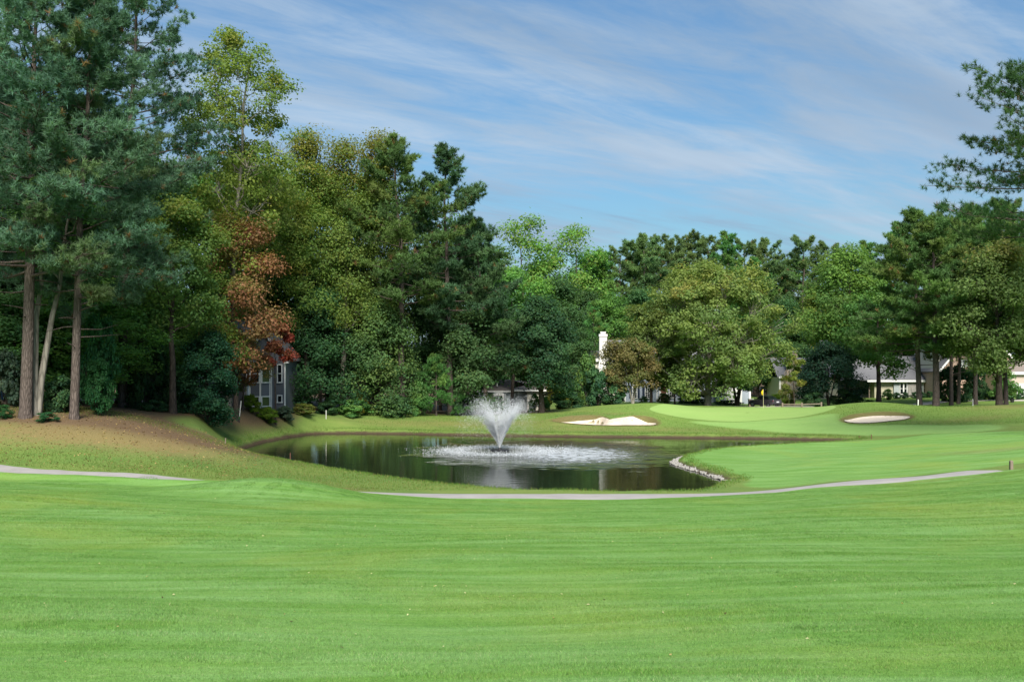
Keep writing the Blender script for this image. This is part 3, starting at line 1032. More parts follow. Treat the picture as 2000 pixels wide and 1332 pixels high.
def pine(name, seed, Ht, cb, rmax, pal, limbs=48, brooms=5, needles=24, nlen=0.27, nw=0.034, trunk_r=0.33, lean=(0, 0), shape='lob',
         barkm='bark_pine', dead=6, sub=9, droop=0.0, azlim=None):
    rs = np.random.RandomState(seed)
    T = Tubes()
    k = 12
    tt = np.linspace(0, 1, k)
    wob = np.cumsum(rs.normal(0, 0.006 * Ht, (k, 2)), 0) * tt[:, None]
    st = np.c_[lean[0] * tt + wob[:, 0], lean[1] * tt + wob[:, 1], tt * Ht * 0.97]
    st[0, 2] = -0.4
    rr = trunk_r * (1 - 0.85 * tt ** 1.15)
    st = np.insert(st, 1, [st[0, 0], st[0, 1], 0.45], 0)
    rr = np.insert(rr, 1, trunk_r * 1.02)
    rr[0] *= 1.4
    T.add(st, rr, 10)

    def at_z(z):
        return np.array([np.interp(z, st[:, 2], st[:, 0]), np.interp(z, st[:, 2], st[:, 1]), z])

    BP, BA, BL = [], [], []
    ts = (np.arange(limbs) + rs.uniform(0, 1, limbs)) / limbs
    for i in range(limbs):
        u = ts[i]
        z0 = cb + u * (Ht - cb) * 0.97
        if shape == 'lob':
            L = rmax * (0.55 + 0.45 * math.sin(math.pi * min(1, u * 0.85 + 0.22))) * (1 - u ** 3.2) + 0.6
        elif shape == 'cone':
            L = rmax * (1 - u) ** 0.8 + 0.35
        else:                               # flat topped old pine
            L = rmax * (0.35 + 0.65 * math.sin(math.pi * min(1, u * 0.75 + 0.15))) * (1 - 0.5 * u ** 4) + 0.5
        L *= rs.uniform(0.6, 1.12)
        az = i * 2.39996 + rs.normal(0, 0.35)
        inc = R(-4 + 48 * u ** 1.4 + rs.normal(0, 8)) - droop
        dh = np.array([math.cos(az), math.sin(az), 0])
        base = at_z(z0)
        ss = np.linspace(0, 1, 5)
        side = np.cumsum(rs.normal(0, 0.045 * L, 5))
        ps = base + dh * (L * ss * math.cos(inc))[:, None] + np.array([0, 0, 1]) * (L * ss * math.sin(inc) + 0.12 * L * ss ** 2.2)[:, None] + np.cross(dh, [0, 0, 1]) * side[:, None] * ss[:, None]
        r0 = max(0.03, np.interp(z0, st[:, 2], rr) * 0.36) * (0.6 + 0.4 * L / rmax)
        T.add(ps, r0 * (1 - 0.8 * ss), 5)
        nsub = max(3, int(sub * (0.4 + 0.6 * L / rmax)))
        for j in range(nsub):
            s0 = 0.34 + 0.66 * (j + rs.uniform(0, 1)) / nsub
            b0 = np.array([np.interp(s0, ss, ps[:, q_]) for q_ in range(3)])
            sa = az + (1 if j % 2 else -1) * R(rs.uniform(25, 75)) * (1.15 - 0.6 * s0)
            sl = L * rs.uniform(0.16, 0.34) * (1.25 - 0.65 * s0) + 0.25
            sdv = np.array([math.cos(sa), math.sin(sa), rs.uniform(0.05, 0.6)])
            e = b0 + sdv * sl
            T.add([b0, b0 * 0.5 + e * 0.5 + rs.normal(0, 0.05, 3), e], [r0 * 0.32, r0 * 0.22, r0 * 0.1], 3)
            for q_ in range(brooms):
                f_ = rs.uniform(0.25, 1.05)
                p_ = b0 + (e - b0) * f_ + rs.normal(0, 0.17 + 0.07 * sl, 3) * np.array([1, 1, 0.75])
                BP.append(p_)
                BA.append(unit(sdv * 0.6 + rs.normal(0, 0.45, 3) + np.array([0, 0, 0.75])))
                BL.append(i)
    for i in range(dead):
        z0 = cb * rs.uniform(0.55, 1.0)
        az = rs.uniform(0, 6.28)
        L = rs.uniform(0.8, 2.6)
        base = at_z(z0)
        e = base + np.array([math.cos(az) * L, math.sin(az) * L, rs.uniform(-0.3, 0.5)])
        T.add([base, base * 0.5 + e * 0.5 + rs.normal(0, 0.12, 3), e], [0.05, 0.035, 0.012], 4)
    BP, BA, BL = np.array(BP), np.array(BA), np.array(BL)
    nb_ = len(BP)
    ltint = pick(pal, rs, limbs) * rs.uniform(0.85, 1.15, limbs)[:, None]
    btint = ltint[BL] * rs.uniform(0.75, 1.25, nb_)[:, None]
    rust = rs.rand(nb_) < 0.02
    btint[rust] = np.array([0.16, 0.105, 0.045])
    n = nb_ * needles
    bi = np.repeat(np.arange(nb_), needles)
    d = unit(unit(rs.normal(size=(n, 3))) + BA[bi] * 0.75)
    ln = nlen * rs.uniform(0.7, 1.25, n)
    org = BP[bi] - BA[bi] * (rs.uniform(0, 0.22, n))[:, None]
    sdn = unit(np.cross(d, rs.normal(size=(n, 3)))) * (nw * 0.5)
    V = np.stack([org - sdn, org + sdn, org + d * ln[:, None]], 1).reshape(-1, 3)
    tint = np.clip(btint[bi] * rs.uniform(0.75, 1.25, n)[:, None], 0.003, 1)
    crown = mesh_np('crown', V, np.arange(3 * n).reshape(n, 3), tint=np.repeat(tint, 3, 0))
    crown.materials.append(MATS['needle'])
    trunk = T.mesh('trunk')
    trunk.materials.append(MATS[barkm])
    return trunk, crown


def plant_tree(kind, parts, label, x, y, rz=0.0, scale=1.0, cat='tree', group=None, sz=None, z=None):
    o = thing(kind, label, cat, (x, y, gz(x, y) if z is None else z), rz, group)
    o.scale = (scale, scale, sz or scale)
    names = ('trunk', 'crown') if cat in ('tree', 'pine') else ('stem', 'foliage')
    for nme, me in zip(names, parts):
        add(nme, me, None, o)
    return o


# palettes (base colours, linear)
PINE_BLUE = [(0.071, 0.144, 0.093, 3), (0.091, 0.171, 0.104, 2), (0.104, 0.159, 0.071, 1)]
PINE_GREEN = [(0.081, 0.152, 0.051, 3), (0.107, 0.181, 0.051, 2), (0.122, 0.171, 0.049, 1)]
PINE_DARK = [(0.056, 0.116, 0.056, 3), (0.076, 0.138, 0.058, 2)]
PINE_BRIGHT = [(0.073, 0.195, 0.054, 3), (0.116, 0.220, 0.056, 1)]
OLIVE = [(0.165, 0.215, 0.046, 3), (0.140, 0.210, 0.046, 2), (0.215, 0.205, 0.048, 0.8), (0.105, 0.185, 0.046, 2)]
GREENS = [(0.076, 0.177, 0.054, 3), (0.104, 0.207, 0.056, 2), (0.134, 0.213, 0.054, 1)]
DKGREEN = [(0.055, 0.125, 0.050, 3), (0.072, 0.145, 0.054, 2), (0.090, 0.155, 0.054, 1)]
VDARK = [(0.026, 0.066, 0.036, 3), (0.036, 0.082, 0.040, 2)]
LIME = [(0.128, 0.262, 0.054, 3), (0.159, 0.275, 0.054, 2), (0.104, 0.220, 0.054, 2)]
RUST = [(0.225, 0.112, 0.060, 3), (0.190, 0.128, 0.058, 2), (0.235, 0.100, 0.060, 1.5), (0.165, 0.150, 0.050, 2)]
RED = [(0.30, 0.046, 0.042, 3), (0.23, 0.046, 0.040, 2)]
REDDISH = [(0.22, 0.060, 0.048, 3), (0.17, 0.080, 0.046, 2)]
BROWNGR = [(0.165, 0.156, 0.061, 3), (0.189, 0.140, 0.061, 2), (0.110, 0.152, 0.056, 1.5)]
OAKTOP = [(0.245, 0.205, 0.060, 1.0), (0.205, 0.225, 0.058, 3), (0.165, 0.215, 0.056, 3), (0.27, 0.175, 0.060, 0.35)]
OAKG = [(0.132, 0.185, 0.054, 3), (0.160, 0.205, 0.056, 2), (0.104, 0.165, 0.054, 2)]


def top_h(px, Y, py):
    """height above ground of a tree standing at (px, Y) whose top shows at row py"""
    x = wx(px, Y)
    return wz(py, Y) - gz(x, Y)


def BL(kind, label, px, Y, top, wpx, lowpx, seed, shape, pal, cat='tree', group=None, rz=0, **kw):
    x = wx(px, Y)
    Ht = top_h(px, Y, top)
    cb = max(0.15, wz(lowpx, Y) - gz(x, Y))
    rx = wpx * Y / F / 2
    return plant_tree(kind, broadleaf(kind, seed, Ht, cb, rx, shape, pal, **kw), label, x, Y, rz, cat=cat, group=group)


def PN(kind, label, px, Y, top, wpx, lowpx, seed, pal, group=None, rz=0, **kw):
    x = wx(px, Y)
    Ht = top_h(px, Y, top)
    cb = max(0.4, wz(lowpx, Y) - gz(x, Y))
    return plant_tree(kind, pine(kind, seed, Ht, cb, wpx * Y / F / 2, pal, **kw), label, x, Y, rz, group=group)


# ---- left bank: tall pines
near = dict(limbs=76, brooms=9, needles=24, sub=11, nlen=0.34, nw=0.045)
p1 = PN('pine_tree', 'tall bluish pine with thick ivy-footed trunk beside two pale leaning stems', 50, 60, -90, 400, 545, 11, PINE_BLUE, trunk_r=0.36, lean=(0.9, 0), **near)
p2 = PN('pine_tree', 'tall pine with bare brown trunk standing alone at the straw edge of the left bank', 145, 60.5, -40, 330, 600, 12, PINE_BLUE, trunk_r=0.27, lean=(0.7, 0.2), **near)
p3 = PN('pine_tree', 'tall pine whose long limb reaches towards the sparse yellowing tree', 240, 76, -110, 300, 420, 13, PINE_BLUE, trunk_r=0.36, **near)
cp = copy_tree(p2)
cp['label'] = 'pine crowded behind the ivy-footed pine on the left bank'
cp.location = (wx(-20, 70), 70, gz(wx(-20, 70), 70))
cp.rotation_euler.z = 2.2
# off to the left the wood goes on
for i, (x, y, rz, s_) in enumerate([(-43, 58, 1.0, 0.95), (-52, 66, 4.0, 0.9), (-42, 74, 5.0, 0.9)]):
    o = copy_tree((p1, p2, p3)[i % 3])
    o.location = (x, y, gz(x, y))
    o.rotation_euler.z = rz
    o.scale = (s_, s_, s_)
    o['label'] = 'tall pine of the wood continuing left beyond the bank'
    o['group'] = 'pines of the left wood'

BL('leaning_tree', 'pale smooth-barked tree with leaning stems beside the ivy-footed pine', 70, 60.8, 300, 200, 520, 21, 'oval', GREENS,
   trunk_r=0.30, barkm='bark_grey', lean=(1.6, 1.0), boughs=9, clumps=9, leaves=130, lsize=0.2, stems=2)
BL('tulip_tree', 'tall sparse tree with yellowing leaves and pale limbs showing through', 445, 88, 62, 250, 450, 22, 'oval', OLIVE,
   trunk_r=0.30, barkm='bark_grey', boughs=26, clumps=9, leaves=125, lsize=0.25, bough_r=0.40, clump_r=1.1, bare=0.12, trunk_top=0.85, lean=(1.2, 0))
BL('sweetgum_tree', 'broad olive tree below the sparse yellowing tree', 500, 101, 300, 250, 520, 23, 'round', OLIVE, trunk_r=0.3, boughs=13, clumps=11, leaves=150, lsize=0.26)
BL('maple_tree', 'dense green maple with dark ivy-clad trunk on the left bank', 338, 75, 385, 210, 640, 24, 'oval', GREENS, trunk_r=0.28, boughs=13, clumps=11, leaves=170, lsize=0.22, top_pal=OLIVE)
BL('rust_maple', 'rust and orange coloured maple hiding part of the slate house', 462, 86, 405, 175, 715, 25, 'oval', RUST, trunk_r=0.22, boughs=13, clumps=11, leaves=170, lsize=0.22,
   side_pal=(OLIVE, (-0.8, -0.3), 0.25))
BL('red_maple', 'small bright red maple in front of the slate gable', 538, 93.5, 630, 78, 712, 26, 'round', RED + REDDISH, trunk_r=0.09, boughs=8, clumps=8, leaves=130, lsize=0.2, bare=0.1)
BL('dogwood_tree', 'small dark red dogwood beside the patio umbrella', 474, 90, 650, 100, 752, 27, 'round', REDDISH + BROWNGR, trunk_r=0.09, boughs=10, clumps=9, leaves=120, lsize=0.18)
BL('holly_tree', 'dense dark green holly reaching the ground on the bank', 405, 77.5, 640, 130, 822, 28, 'dome', [(0.022, 0.072, 0.040, 3), (0.030, 0.085, 0.040, 2)], trunk_r=0.14, boughs=12, clumps=11, leaves=150, lsize=0.18)

# ---- sweetgums and pines behind the far left shore
for i, (px, Y, top, wp, sd_, lab) in enumerate([
        (600, 105, 243, 110, 31, 'tall narrow sweetgum with browning tip next to the broad olive tree'),
        (668, 107, 258, 125, 32, 'tall narrow sweetgum with pale forked trunk showing in the crown'),
        (738, 110, 250, 100, 33, 'tall narrow sweetgum touching the dark pines')]):
    BL('sweetgum_tree', lab, px, Y, top, wp, 640, sd_, 'column', [(0.135, 0.200, 0.046, 3), (0.165, 0.205, 0.046, 1.5), (0.100, 0.178, 0.048, 2.5)], trunk_r=0.32, barkm='bark_grey' if i == 1 else 'bark_dark',
       boughs=18, clumps=10, leaves=165, lsize=0.24, top_pal=[(0.215, 0.165, 0.045), (0.175, 0.185, 0.040)], trunk_top=0.9)
mid = dict(limbs=58, brooms=8, needles=20, sub=11, nlen=0.42, nw=0.075)
PN('pine_tree', 'tall dark pine with arched dead limbs beside the sweetgums', 785, 108, 262, 240, 600, 34, PINE_GREEN, trunk_r=0.40, **mid)
q2 = PN('pine_tree', 'tall dark pine overhanging the sky side of the left wood', 880, 111, 280, 210, 640, 35, PINE_DARK, trunk_r=0.36, **mid)
PN('pine_tree', 'shorter dark pine leaning out past the overhanging pine', 948, 113, 425, 165, 720, 36, PINE_DARK, trunk_r=0.26, limbs=48, brooms=8, needles=20, sub=9, nlen=0.42, nw=0.075)
BL('hemlock_tree', 'soft green drooping tree at the water edge right of the slate house', 625, 105, 560, 170, 800, 37, 'cone', [(0.034, 0.085, 0.036, 3), (0.045, 0.10, 0.038, 2)], trunk_r=0.2, boughs=15, clumps=11, leaves=150, lsize=0.26)
BL('cedar_tree', 'dark spreading understorey tree below the dark pines', 740, 108, 590, 190, 800, 38, 'dome', DKGREEN + PINE_GREEN, trunk_r=0.2, boughs=14, clumps=11, leaves=150, lsize=0.27)
PN('young_pine', 'bright green young pine at the far shore under the wood', 852, 109.5, 695, 105, 806, 39, PINE_BRIGHT, trunk_r=0.09, limbs=34, brooms=5, needles=20, sub=7, nlen=0.30, nw=0.05, shape='cone', dead=0)
BL('cedar_tree', 'dark green tree between the young pine and the fountain plume', 915, 112, 590, 140, 795, 40, 'dome', DKGREEN, trunk_r=0.2, boughs=12, clumps=11, leaves=140, lsize=0.28)
BL('magnolia_tree', 'very dark round evergreen with forked trunk over the small pale house', 1058, 112, 582, 165, 755, 41, 'dome', VDARK + DKGREEN[:1], trunk_r=0.34, boughs=14, clumps=12, leaves=170, lsize=0.28, lean=(-0.5, 0))
BL('ash_tree', 'lighter green tree rising behind the very dark evergreen', 1000, 122, 525, 140, 680, 42, 'round', LIME + GREENS, trunk_r=0.26, boughs=12, clumps=10, leaves=130, lsize=0.33)

# ---- around the green
BL('oak_tree', 'large broad oak with orange-tipped crown standing behind the putting green', 1382, 126, 516, 345, 758, 51, 'round', OAKG, trunk_r=0.44, barkm='bark_grey', boughs=34, clumps=13, leaves=150, lsize=0.32,
   top_pal=OAKTOP, bough_r=0.30, clump_r=1.35, bare=0.05, trunk_top=0.6)
BL('crape_myrtle', 'brownish small tree with slanting pale stems before the blue-grey house', 1236, 122, 662, 118, 755, 52, 'round', BROWNGR, trunk_r=0.17, barkm='bark_grey', boughs=13, clumps=11, leaves=130, lsize=0.24, lean=(-0.8, 0), stems=2)
BL('oak_tree', 'smaller oak crowding the left side of the large broad oak', 1272, 130, 588, 130, 742, 59, 'round', OAKG, trunk_r=0.2, boughs=14, clumps=11, leaves=130, lsize=0.34, clump_r=1.1)
BL('understory_tree', 'small green tree tucked under the oak beside the house door', 1318, 131, 668, 100, 768, 53, 'round', OAKG, trunk_r=0.12, boughs=9, clumps=9, leaves=110, lsize=0.28)
BL('understory_tree', 'dark small tree with black trunks by the garage corner', 1440, 134, 655, 120, 758, 54, 'round', DKGREEN, trunk_r=0.26, boughs=11, clumps=10, leaves=120, lsize=0.3, stems=3)
BL('maple_tree', 'big bright green maple over the grey-roofed ranch house', 1655, 142, 482, 170, 700, 55, 'round', LIME + GREENS, trunk_r=0.42, boughs=18, clumps=11, leaves=140, lsize=0.37)
BL('linden_tree', 'green tree with stout trunk before the ranch house roof', 1716, 134, 560, 160, 716, 56, 'round', GREENS, trunk_r=0.36, boughs=12, clumps=10, leaves=120, lsize=0.33)
BL('holly_tree', 'dark blue-green low tree between stone chimney and ranch house', 1618, 131, 672, 140, 768, 57, 'dome', [(0.020, 0.050, 0.034, 3), (0.028, 0.064, 0.040, 2)], trunk_r=0.13, boughs=13, clumps=11, leaves=130, lsize=0.27, stems=3)
BL('birch_tree', 'thin olive young tree in front of the stone chimney', 1552, 127, 688, 42, 755, 58, 'oval', OLIVE, trunk_r=0.06, boughs=7, clumps=7, leaves=60, lsize=0.24)
pr1 = PN('pine_tree', 'big green pine with leaning brown trunk in front of the ranch house', 1796, 117, 412, 205, 690, 61, PINE_GREEN, trunk_r=0.34, lean=(-0.6, 0), **{**mid, 'nlen': 0.45, 'nw': 0.08})
PN('pine_tree', 'big green pine on a straw ring, stouter of the leaning pair', 1828, 114, 425, 190, 665, 62, PINE_GREEN, trunk_r=0.40, lean=(0.4, 0), **{**mid, 'nlen': 0.45, 'nw': 0.08})
BL('sycamore_tree', 'pale green broadleaf tree with yellowing top beside the driveway', 1952, 108, 468, 185, 728, 63, 'oval', [(0.115, 0.195, 0.064, 3), (0.135, 0.215, 0.068, 2)], trunk_r=0.36, boughs=18, clumps=11, leaves=140, lsize=0.30,
   top_pal=[(0.205, 0.195, 0.066), (0.15, 0.21, 0.066)])
for i, (px, Y, top, low, lab) in enumerate([
        (1858, 127, 430, 640, 'slim pine trunk behind the leaning pair of pines'),
        (1872, 131, 470, 650, 'slim pine with dead lower twigs in front of the brick gable'),
        (1905, 128, 400, 600, 'slim pine rising from the dark shrub bed by the drive'),
        (1965, 112, 395, 620, 'pine trunk close beside the pale broadleaf tree')]):
    o = copy_tree(pr1)
    x = wx(px, Y)
    s_ = top_h(px, Y, top) / top_h(1800, 117, 412)
    o.location = (x, Y, gz(x, Y))
    o.scale = (s_ * 0.75, s_ * 0.75, s_)
    o.rotation_euler.z = 1.3 + i * 1.7
    o['label'] = lab
pnr = PN('pine_tree', 'near pine reaching long tufted boughs into the picture from the right', 2112, 72, 50, 450, 455, 64, [(0.045, 0.100, 0.036, 3), (0.060, 0.115, 0.036, 2)], trunk_r=0.42,
   limbs=72, brooms=8, needles=30, sub=11, nlen=0.38, nw=0.034)

o = copy_tree(pnr)
o['label'] = 'pine behind the near pine at the right, linking it to the wood'
o.location = (wx(2190, 96), 96, gz(wx(2190, 96), 96))
o.rotation_euler.z = 2.1
o.scale = (1.0, 1.0, 0.95)

# ---- distant wood
fp = pine('far_pine', 71, 30, 11, 6.0, [(0.095, 0.165, 0.065, 3), (0.12, 0.185, 0.062, 2)], limbs=46, brooms=8, needles=16, sub=9, nlen=0.55, nw=0.12, trunk_r=0.4, shape='flat')
fp2 = pine('far_pine', 72, 30, 8, 6.0, PINE_BRIGHT, limbs=50, brooms=8, needles=16, sub=9, nlen=0.55, nw=0.12, trunk_r=0.4)
fb = broadleaf('far_tree', 73, 28, 6, 6.5, 'oval', GREENS + LIME[:1], boughs=16, clumps=10, leaves=110, lsize=0.45, trunk_r=0.35)
fb2 = broadleaf('far_tree', 74, 28, 9, 6.0, 'round', LIME + OLIVE[:1], boughs=13, clumps=9, leaves=80, lsize=0.42, trunk_r=0.35, bare=0.15)
fd = broadleaf('far_tree', 75, 24, 2.5, 6.5, 'oval', DKGREEN, boughs=16, clumps=10, leaves=120, lsize=0.42, trunk_r=0.35)
fo = broadleaf('far_tree', 76, 24, 4, 5.5, 'oval', OLIVE, boughs=16, clumps=10, leaves=120, lsize=0.42, trunk_r=0.35)
KINDS = {'p': (fp, 30, 'far_pine'), 'b': (fp2, 30, 'far_pine'), 'g': (fb, 28, 'far_tree'), 'l': (fb2, 28, 'far_tree'), 'd': (fd, 24, 'far_tree'), 'o': (fo, 24, 'far_tree')}
FARLAB = {'p': 'flat-topped distant pine', 'b': 'full green distant pine', 'g': 'dense green distant tree', 'l': 'thin-crowned light green distant tree',
          'd': 'dark leafy tree', 'o': 'olive coloured leafy tree'}
rnd = random.Random(5)


def where(px, Y):
    if px <= 10:
        return 'left of the ivy-footed pine'
    if px <= 140:
        return 'behind the ivy-footed pine'
    if px <= 235:
        return 'behind the lone brown-trunked pine'
    if px <= 345:
        return 'behind the ivy-clad green maple'
    if px <= 500:
        return 'behind the sparse yellowing tree'
    if px <= 610:
        return 'behind the slate house gable'
    if px <= 700:
        return 'behind the tall narrow sweetgums'
    if px <= 800:
        return 'behind the pine with arched dead limbs'
    if px <= 900:
        return 'behind the overhanging dark pine'
    if px <= 970:
        return 'behind the low pale house'
    if px <= 1100:
        return 'behind the very dark round evergreen'
    if px <= 1200:
        return 'beside the bright cone-shaped conifer'
    if px <= 1300:
        return 'behind the white chimney house'
    if px <= 1480:
        return 'above the large broad oak'
    if px <= 1600:
        return 'behind the stone chimney'
    if px <= 1740:
        return 'behind the big bright green maple'
    if px <= 1870:
        return 'behind the leaning pair of pines'
    return 'behind the brick gabled house'


far = [(1018, 172, 416, 'l'), (1118, 175, 434, 'l'), (1060, 180, 500, 'g'), (1175, 178, 488, 'b'), (1215, 182, 490, 'p'), (1262, 180, 470, 'p'), (1292, 186, 472, 'p'),
       (1345, 188, 466, 'p'), (1418, 165, 452, 'b'), (1475, 176, 500, 'b'), (1500, 190, 478, 'p'), (1568, 188, 474, 'p'), (1545, 200, 500, 'g'), (1612, 195, 486, 'p'),
       (1240, 190, 482, 'p'), (1320, 192, 478, 'p'), (1385, 190, 474, 'p'), (1450, 186, 480, 'p'), (1150, 184, 492, 'g'), (1690, 185, 470, 'b'), (1760, 165, 432, 'b'), (1850, 170, 430, 'p'), (1895, 150, 408, 'b'), (1960, 155, 405, 'p'), (2040, 160, 410, 'b'),
       (960, 165, 520, 'g'), (1090, 165, 540, 'd'), (970, 150, 560, 'd'), (1040, 150, 600, 'd'), (1120, 152, 640, 'd'), (1480, 165, 620, 'd'), (1560, 170, 640, 'd'), (1740, 175, 640, 'd'), (1850, 172, 620, 'd'), (1960, 170, 620, 'd'), (2040, 165, 560, 'd'), (1140, 170, 560, 'd'), (1250, 172, 560, 'd'), (1190, 168, 575, 'g'), (1330, 175, 560, 'd'), (1530, 178, 580, 'd'), (1595, 172, 560, 'o'),
       (1440, 172, 560, 'd'), (1800, 172, 560, 'd'), (1900, 172, 560, 'd'), (1990, 168, 540, 'g'), (1720, 178, 560, 'g'), (1640, 185, 560, 'd'),
       (1160, 158, 590, 'c'),
       (560, 118, 330, 'o'), (640, 122, 330, 'o'), (720, 120, 340, 'g'), (820, 125, 360, 'd'), (900, 128, 420, 'd'), (480, 110, 330, 'o'), (540, 112, 470, 'g'), (600, 113, 520, 'd'), (690, 115, 500, 'd'), (780, 116, 520, 'd'), (860, 118, 520, 'd'),
       (930, 130, 480, 'd'), (640, 112, 590, 'd'), (720, 112, 600, 'd'), (400, 98, 330, 'g'), (330, 95, 300, 'd'), (260, 92, 260, 'd'), (180, 88, 230, 'd'), (100, 86, 180, 'd'), (20, 84, 150, 'd'), (-60, 84, 150, 'd'),
       (20, 68, 570, 'd'), (112, 70, 585, 'g'), (212, 72, 570, 'g'), (262, 82, 600, 'd'), (75, 74, 600, 'd'), (300, 88, 560, 'g'), (230, 104, 420, 'o'), (60, 80, 470, 'd'), (130, 82, 480, 'd'), (0, 76, 520, 'd'), (200, 84, 470, 'g'), (-20, 98, 300, 'd'), (150, 100, 300, 'd'), (-80, 75, 400, 'd')]
for px, Y, top, kd in far:
    lab = FARLAB[kd] + ' ' + where(px, Y) if kd in FARLAB else None
    x = wx(px, Y)
    Ht = wz(top, Y) - gz(x, Y)
    if kd == 'c':
        plant_tree('conifer_tree', pine('conifer_tree', 77, Ht, 0.6, 3.6, PINE_BRIGHT, limbs=40, brooms=5, needles=16, sub=7, nlen=0.45, nw=0.09, trunk_r=0.2, shape='cone', dead=0),
                   'bright green cone-shaped conifer beside the white chimney', x, Y, cat='tree')
        continue
    ms, h0, nm = KINDS[kd]
    s_ = Ht / h0
    sxy = s_ if kd in 'pb' else max(s_, 0.75)
    if Y < 130:
        sxy *= 0.75
    o = plant_tree(nm, ms, lab, x, Y, rnd.uniform(0, 6.28), sxy, sz=s_, group={'p': 'flat-topped distant pines', 'b': 'full distant pines', 'g': 'dense green distant trees', 'l': 'thin-crowned distant trees',
                                                                               'd': 'dark trees filling the wood', 'o': 'olive trees filling the wood'}[kd])


# ---- shrubs
def shrub_mesh(seed, pal, Ht=2.0, rx=1.4, n=70, ls=0.16, shape='dome'):
    return broadleaf('shrub', seed, Ht, 0.15, rx, shape, pal, boughs=9, clumps=8, leaves=n, lsize=ls, trunk_r=0.05, stems=3, trunk_top=0.5)


SH = {'dark': shrub_mesh(81, DKGREEN + VDARK), 'green': shrub_mesh(82, GREENS), 'lime': shrub_mesh(83, [(0.110, 0.190, 0.020, 3), (0.085, 0.160, 0.022, 2)], n=90, ls=0.13),
      'olive': shrub_mesh(84, OLIVE + BROWNGR), 'yellow': shrub_mesh(85, [(0.19, 0.18, 0.03, 3), (0.12, 0.16, 0.03, 2), (0.07, 0.12, 0.03, 2)]), 'grey': shrub_mesh(86, [(0.055, 0.095, 0.065, 3), (0.075, 0.11, 0.07, 1)]),
      'ivy': shrub_mesh(87, [(0.030, 0.105, 0.042, 3), (0.040, 0.125, 0.045, 2)], n=90, ls=0.13)}


def SB(kind, label, px, Y, wpx, hpx, var, group=None, rz=None, name='shrub'):
    x = wx(px, Y)
    sx_ = wpx * Y / F / 2.9
    sz_ = hpx * Y / F / 2.05
    o = plant_tree(name, SH[var], label, x, Y, rnd.uniform(0, 6.28) if rz is None else rz, sx_, cat='shrub', group=group, sz=sz_)
    return o


SB('shrub', 'bright lime rounded shrub beside the white stake and patio umbrella', 487, 91, 46, 34, 'lime')
SB('shrub', 'bright lime spreading shrub in front of the slate bay', 520, 92, 52, 32, 'lime')
SB('shrub', 'small grey-green shrub under the narrow slate window', 556, 96, 44, 30, 'grey')
SB('shrub', 'olive shrub trailing from the slate house towards the shore', 592, 100, 60, 22, 'olive')
SB('shrub', 'dark low shrub at the wood edge above the left shore', 636, 104, 46, 26, 'dark')
SB('shrub', 'green shrub below the drooping soft green tree', 690, 105, 80, 34, 'green')
SB('shrub', 'yellow-leaved shrub glowing at the dark wood edge', 705, 106, 34, 46, 'yellow')
SB('shrub', 'dark shrub at the foot of the spreading understorey tree', 770, 107, 80, 40, 'dark')
SB('shrub', 'green shrub between understorey tree and young pine', 815, 108.5, 50, 70, 'green')
SB('shrub', 'dark shrub beside the trunk foot of the small pale house tree', 905, 111, 60, 40, 'dark')
SB('shrub', 'round clipped green shrub below the pale siding wing', 1045, 117, 34, 36, 'green')
SB('shrub', 'round clipped green shrub next to the pale siding corner', 1064, 116, 28, 30, 'green')
SB('shrub', 'yellow-green shrub beyond the pale siding wing', 1090, 124, 60, 60, 'yellow')
SB('shrub', 'dark hedge shrub below the yellow-green one', 1108, 121, 70, 34, 'dark')
SB('shrub', 'dark leafy shrub mass left of the brownish small tree', 1168, 121, 70, 75, 'dark')
SB('shrub', 'second dark leafy shrub at the corner of the blue-grey house', 1200, 122.5, 60, 50, 'dark')
SB('shrub', 'tall green shrub hiding the left wing of the chimney house', 1150, 130, 62, 104, 'green')
SB('shrub', 'low green shrub under the shuttered window', 1258, 141, 22, 12, 'green')
SB('shrub', 'green shrub left of the house door', 1297, 139, 34, 20, 'olive')
SB('shrub', 'dark green shrub by the right shuttered window', 1345, 138, 46, 22, 'dark')
SB('shrub', 'dark green shrub behind the oak trunk', 1372, 137, 40, 22, 'dark')
SB('shrub', 'low shrub between oak and garage corner', 1420, 136, 60, 10, 'dark')
SB('shrub', 'light green rounded shrub behind the parked car', 1515, 133, 34, 26, 'lime')
SB('shrub', 'tall olive shrub before the stone chimney house', 1535, 137, 40, 44, 'olive')
SB('shrub', 'dark bushy shrub behind the rail fence', 1590, 129, 50, 30, 'dark')
SB('shrub', 'dark bushy shrub at the end of the rail fence', 1655, 130, 70, 36, 'dark')
for i, px in enumerate((1752, 1768, 1786, 1800, 1815)):
    SB('shrub', 'small clipped round shrub along the ranch house wall', px, 151, 17, 13, 'dark', group='clipped shrubs along the ranch house')
SB('shrub', 'loose green shrub at the ranch house corner', 1734, 149, 26, 22, 'green')
SB('shrub', 'low green shrub at the foot of the stout-trunked tree', 1698, 133, 30, 12, 'green')
SB('shrub', 'tall dark shrub screening the brick wall left of the slim pines', 1846, 138, 44, 70, 'dark')
SB('shrub', 'tall green shrub screening the garage wing of the brick house', 1962, 134, 60, 60, 'green')
SB('shrub', 'big dark shrub behind the slim pines', 1880, 136, 70, 72, 'dark')
SB('shrub', 'big dark shrub filling the bed by the drive', 1908, 139, 46, 66, 'dark')
for i, px in enumerate((1912, 1930, 1950, 1970, 1992, 2012)):
    SB('shrub', 'dark hedge plant in the row along the drive', px, 137, 26, 24, 'dark', group='hedge along the drive')
SB('shrub', 'leafy green sapling shrub left of the lone brown pine', 196, 66, 90, 190, 'ivy')
SB('shrub', 'leafy green shrub right of the lone brown pine', 190, 63.5, 66, 110, 'ivy')
SB('shrub', 'low dark green shrub behind the pale leaning stems', 120, 63, 80, 70, 'dark')
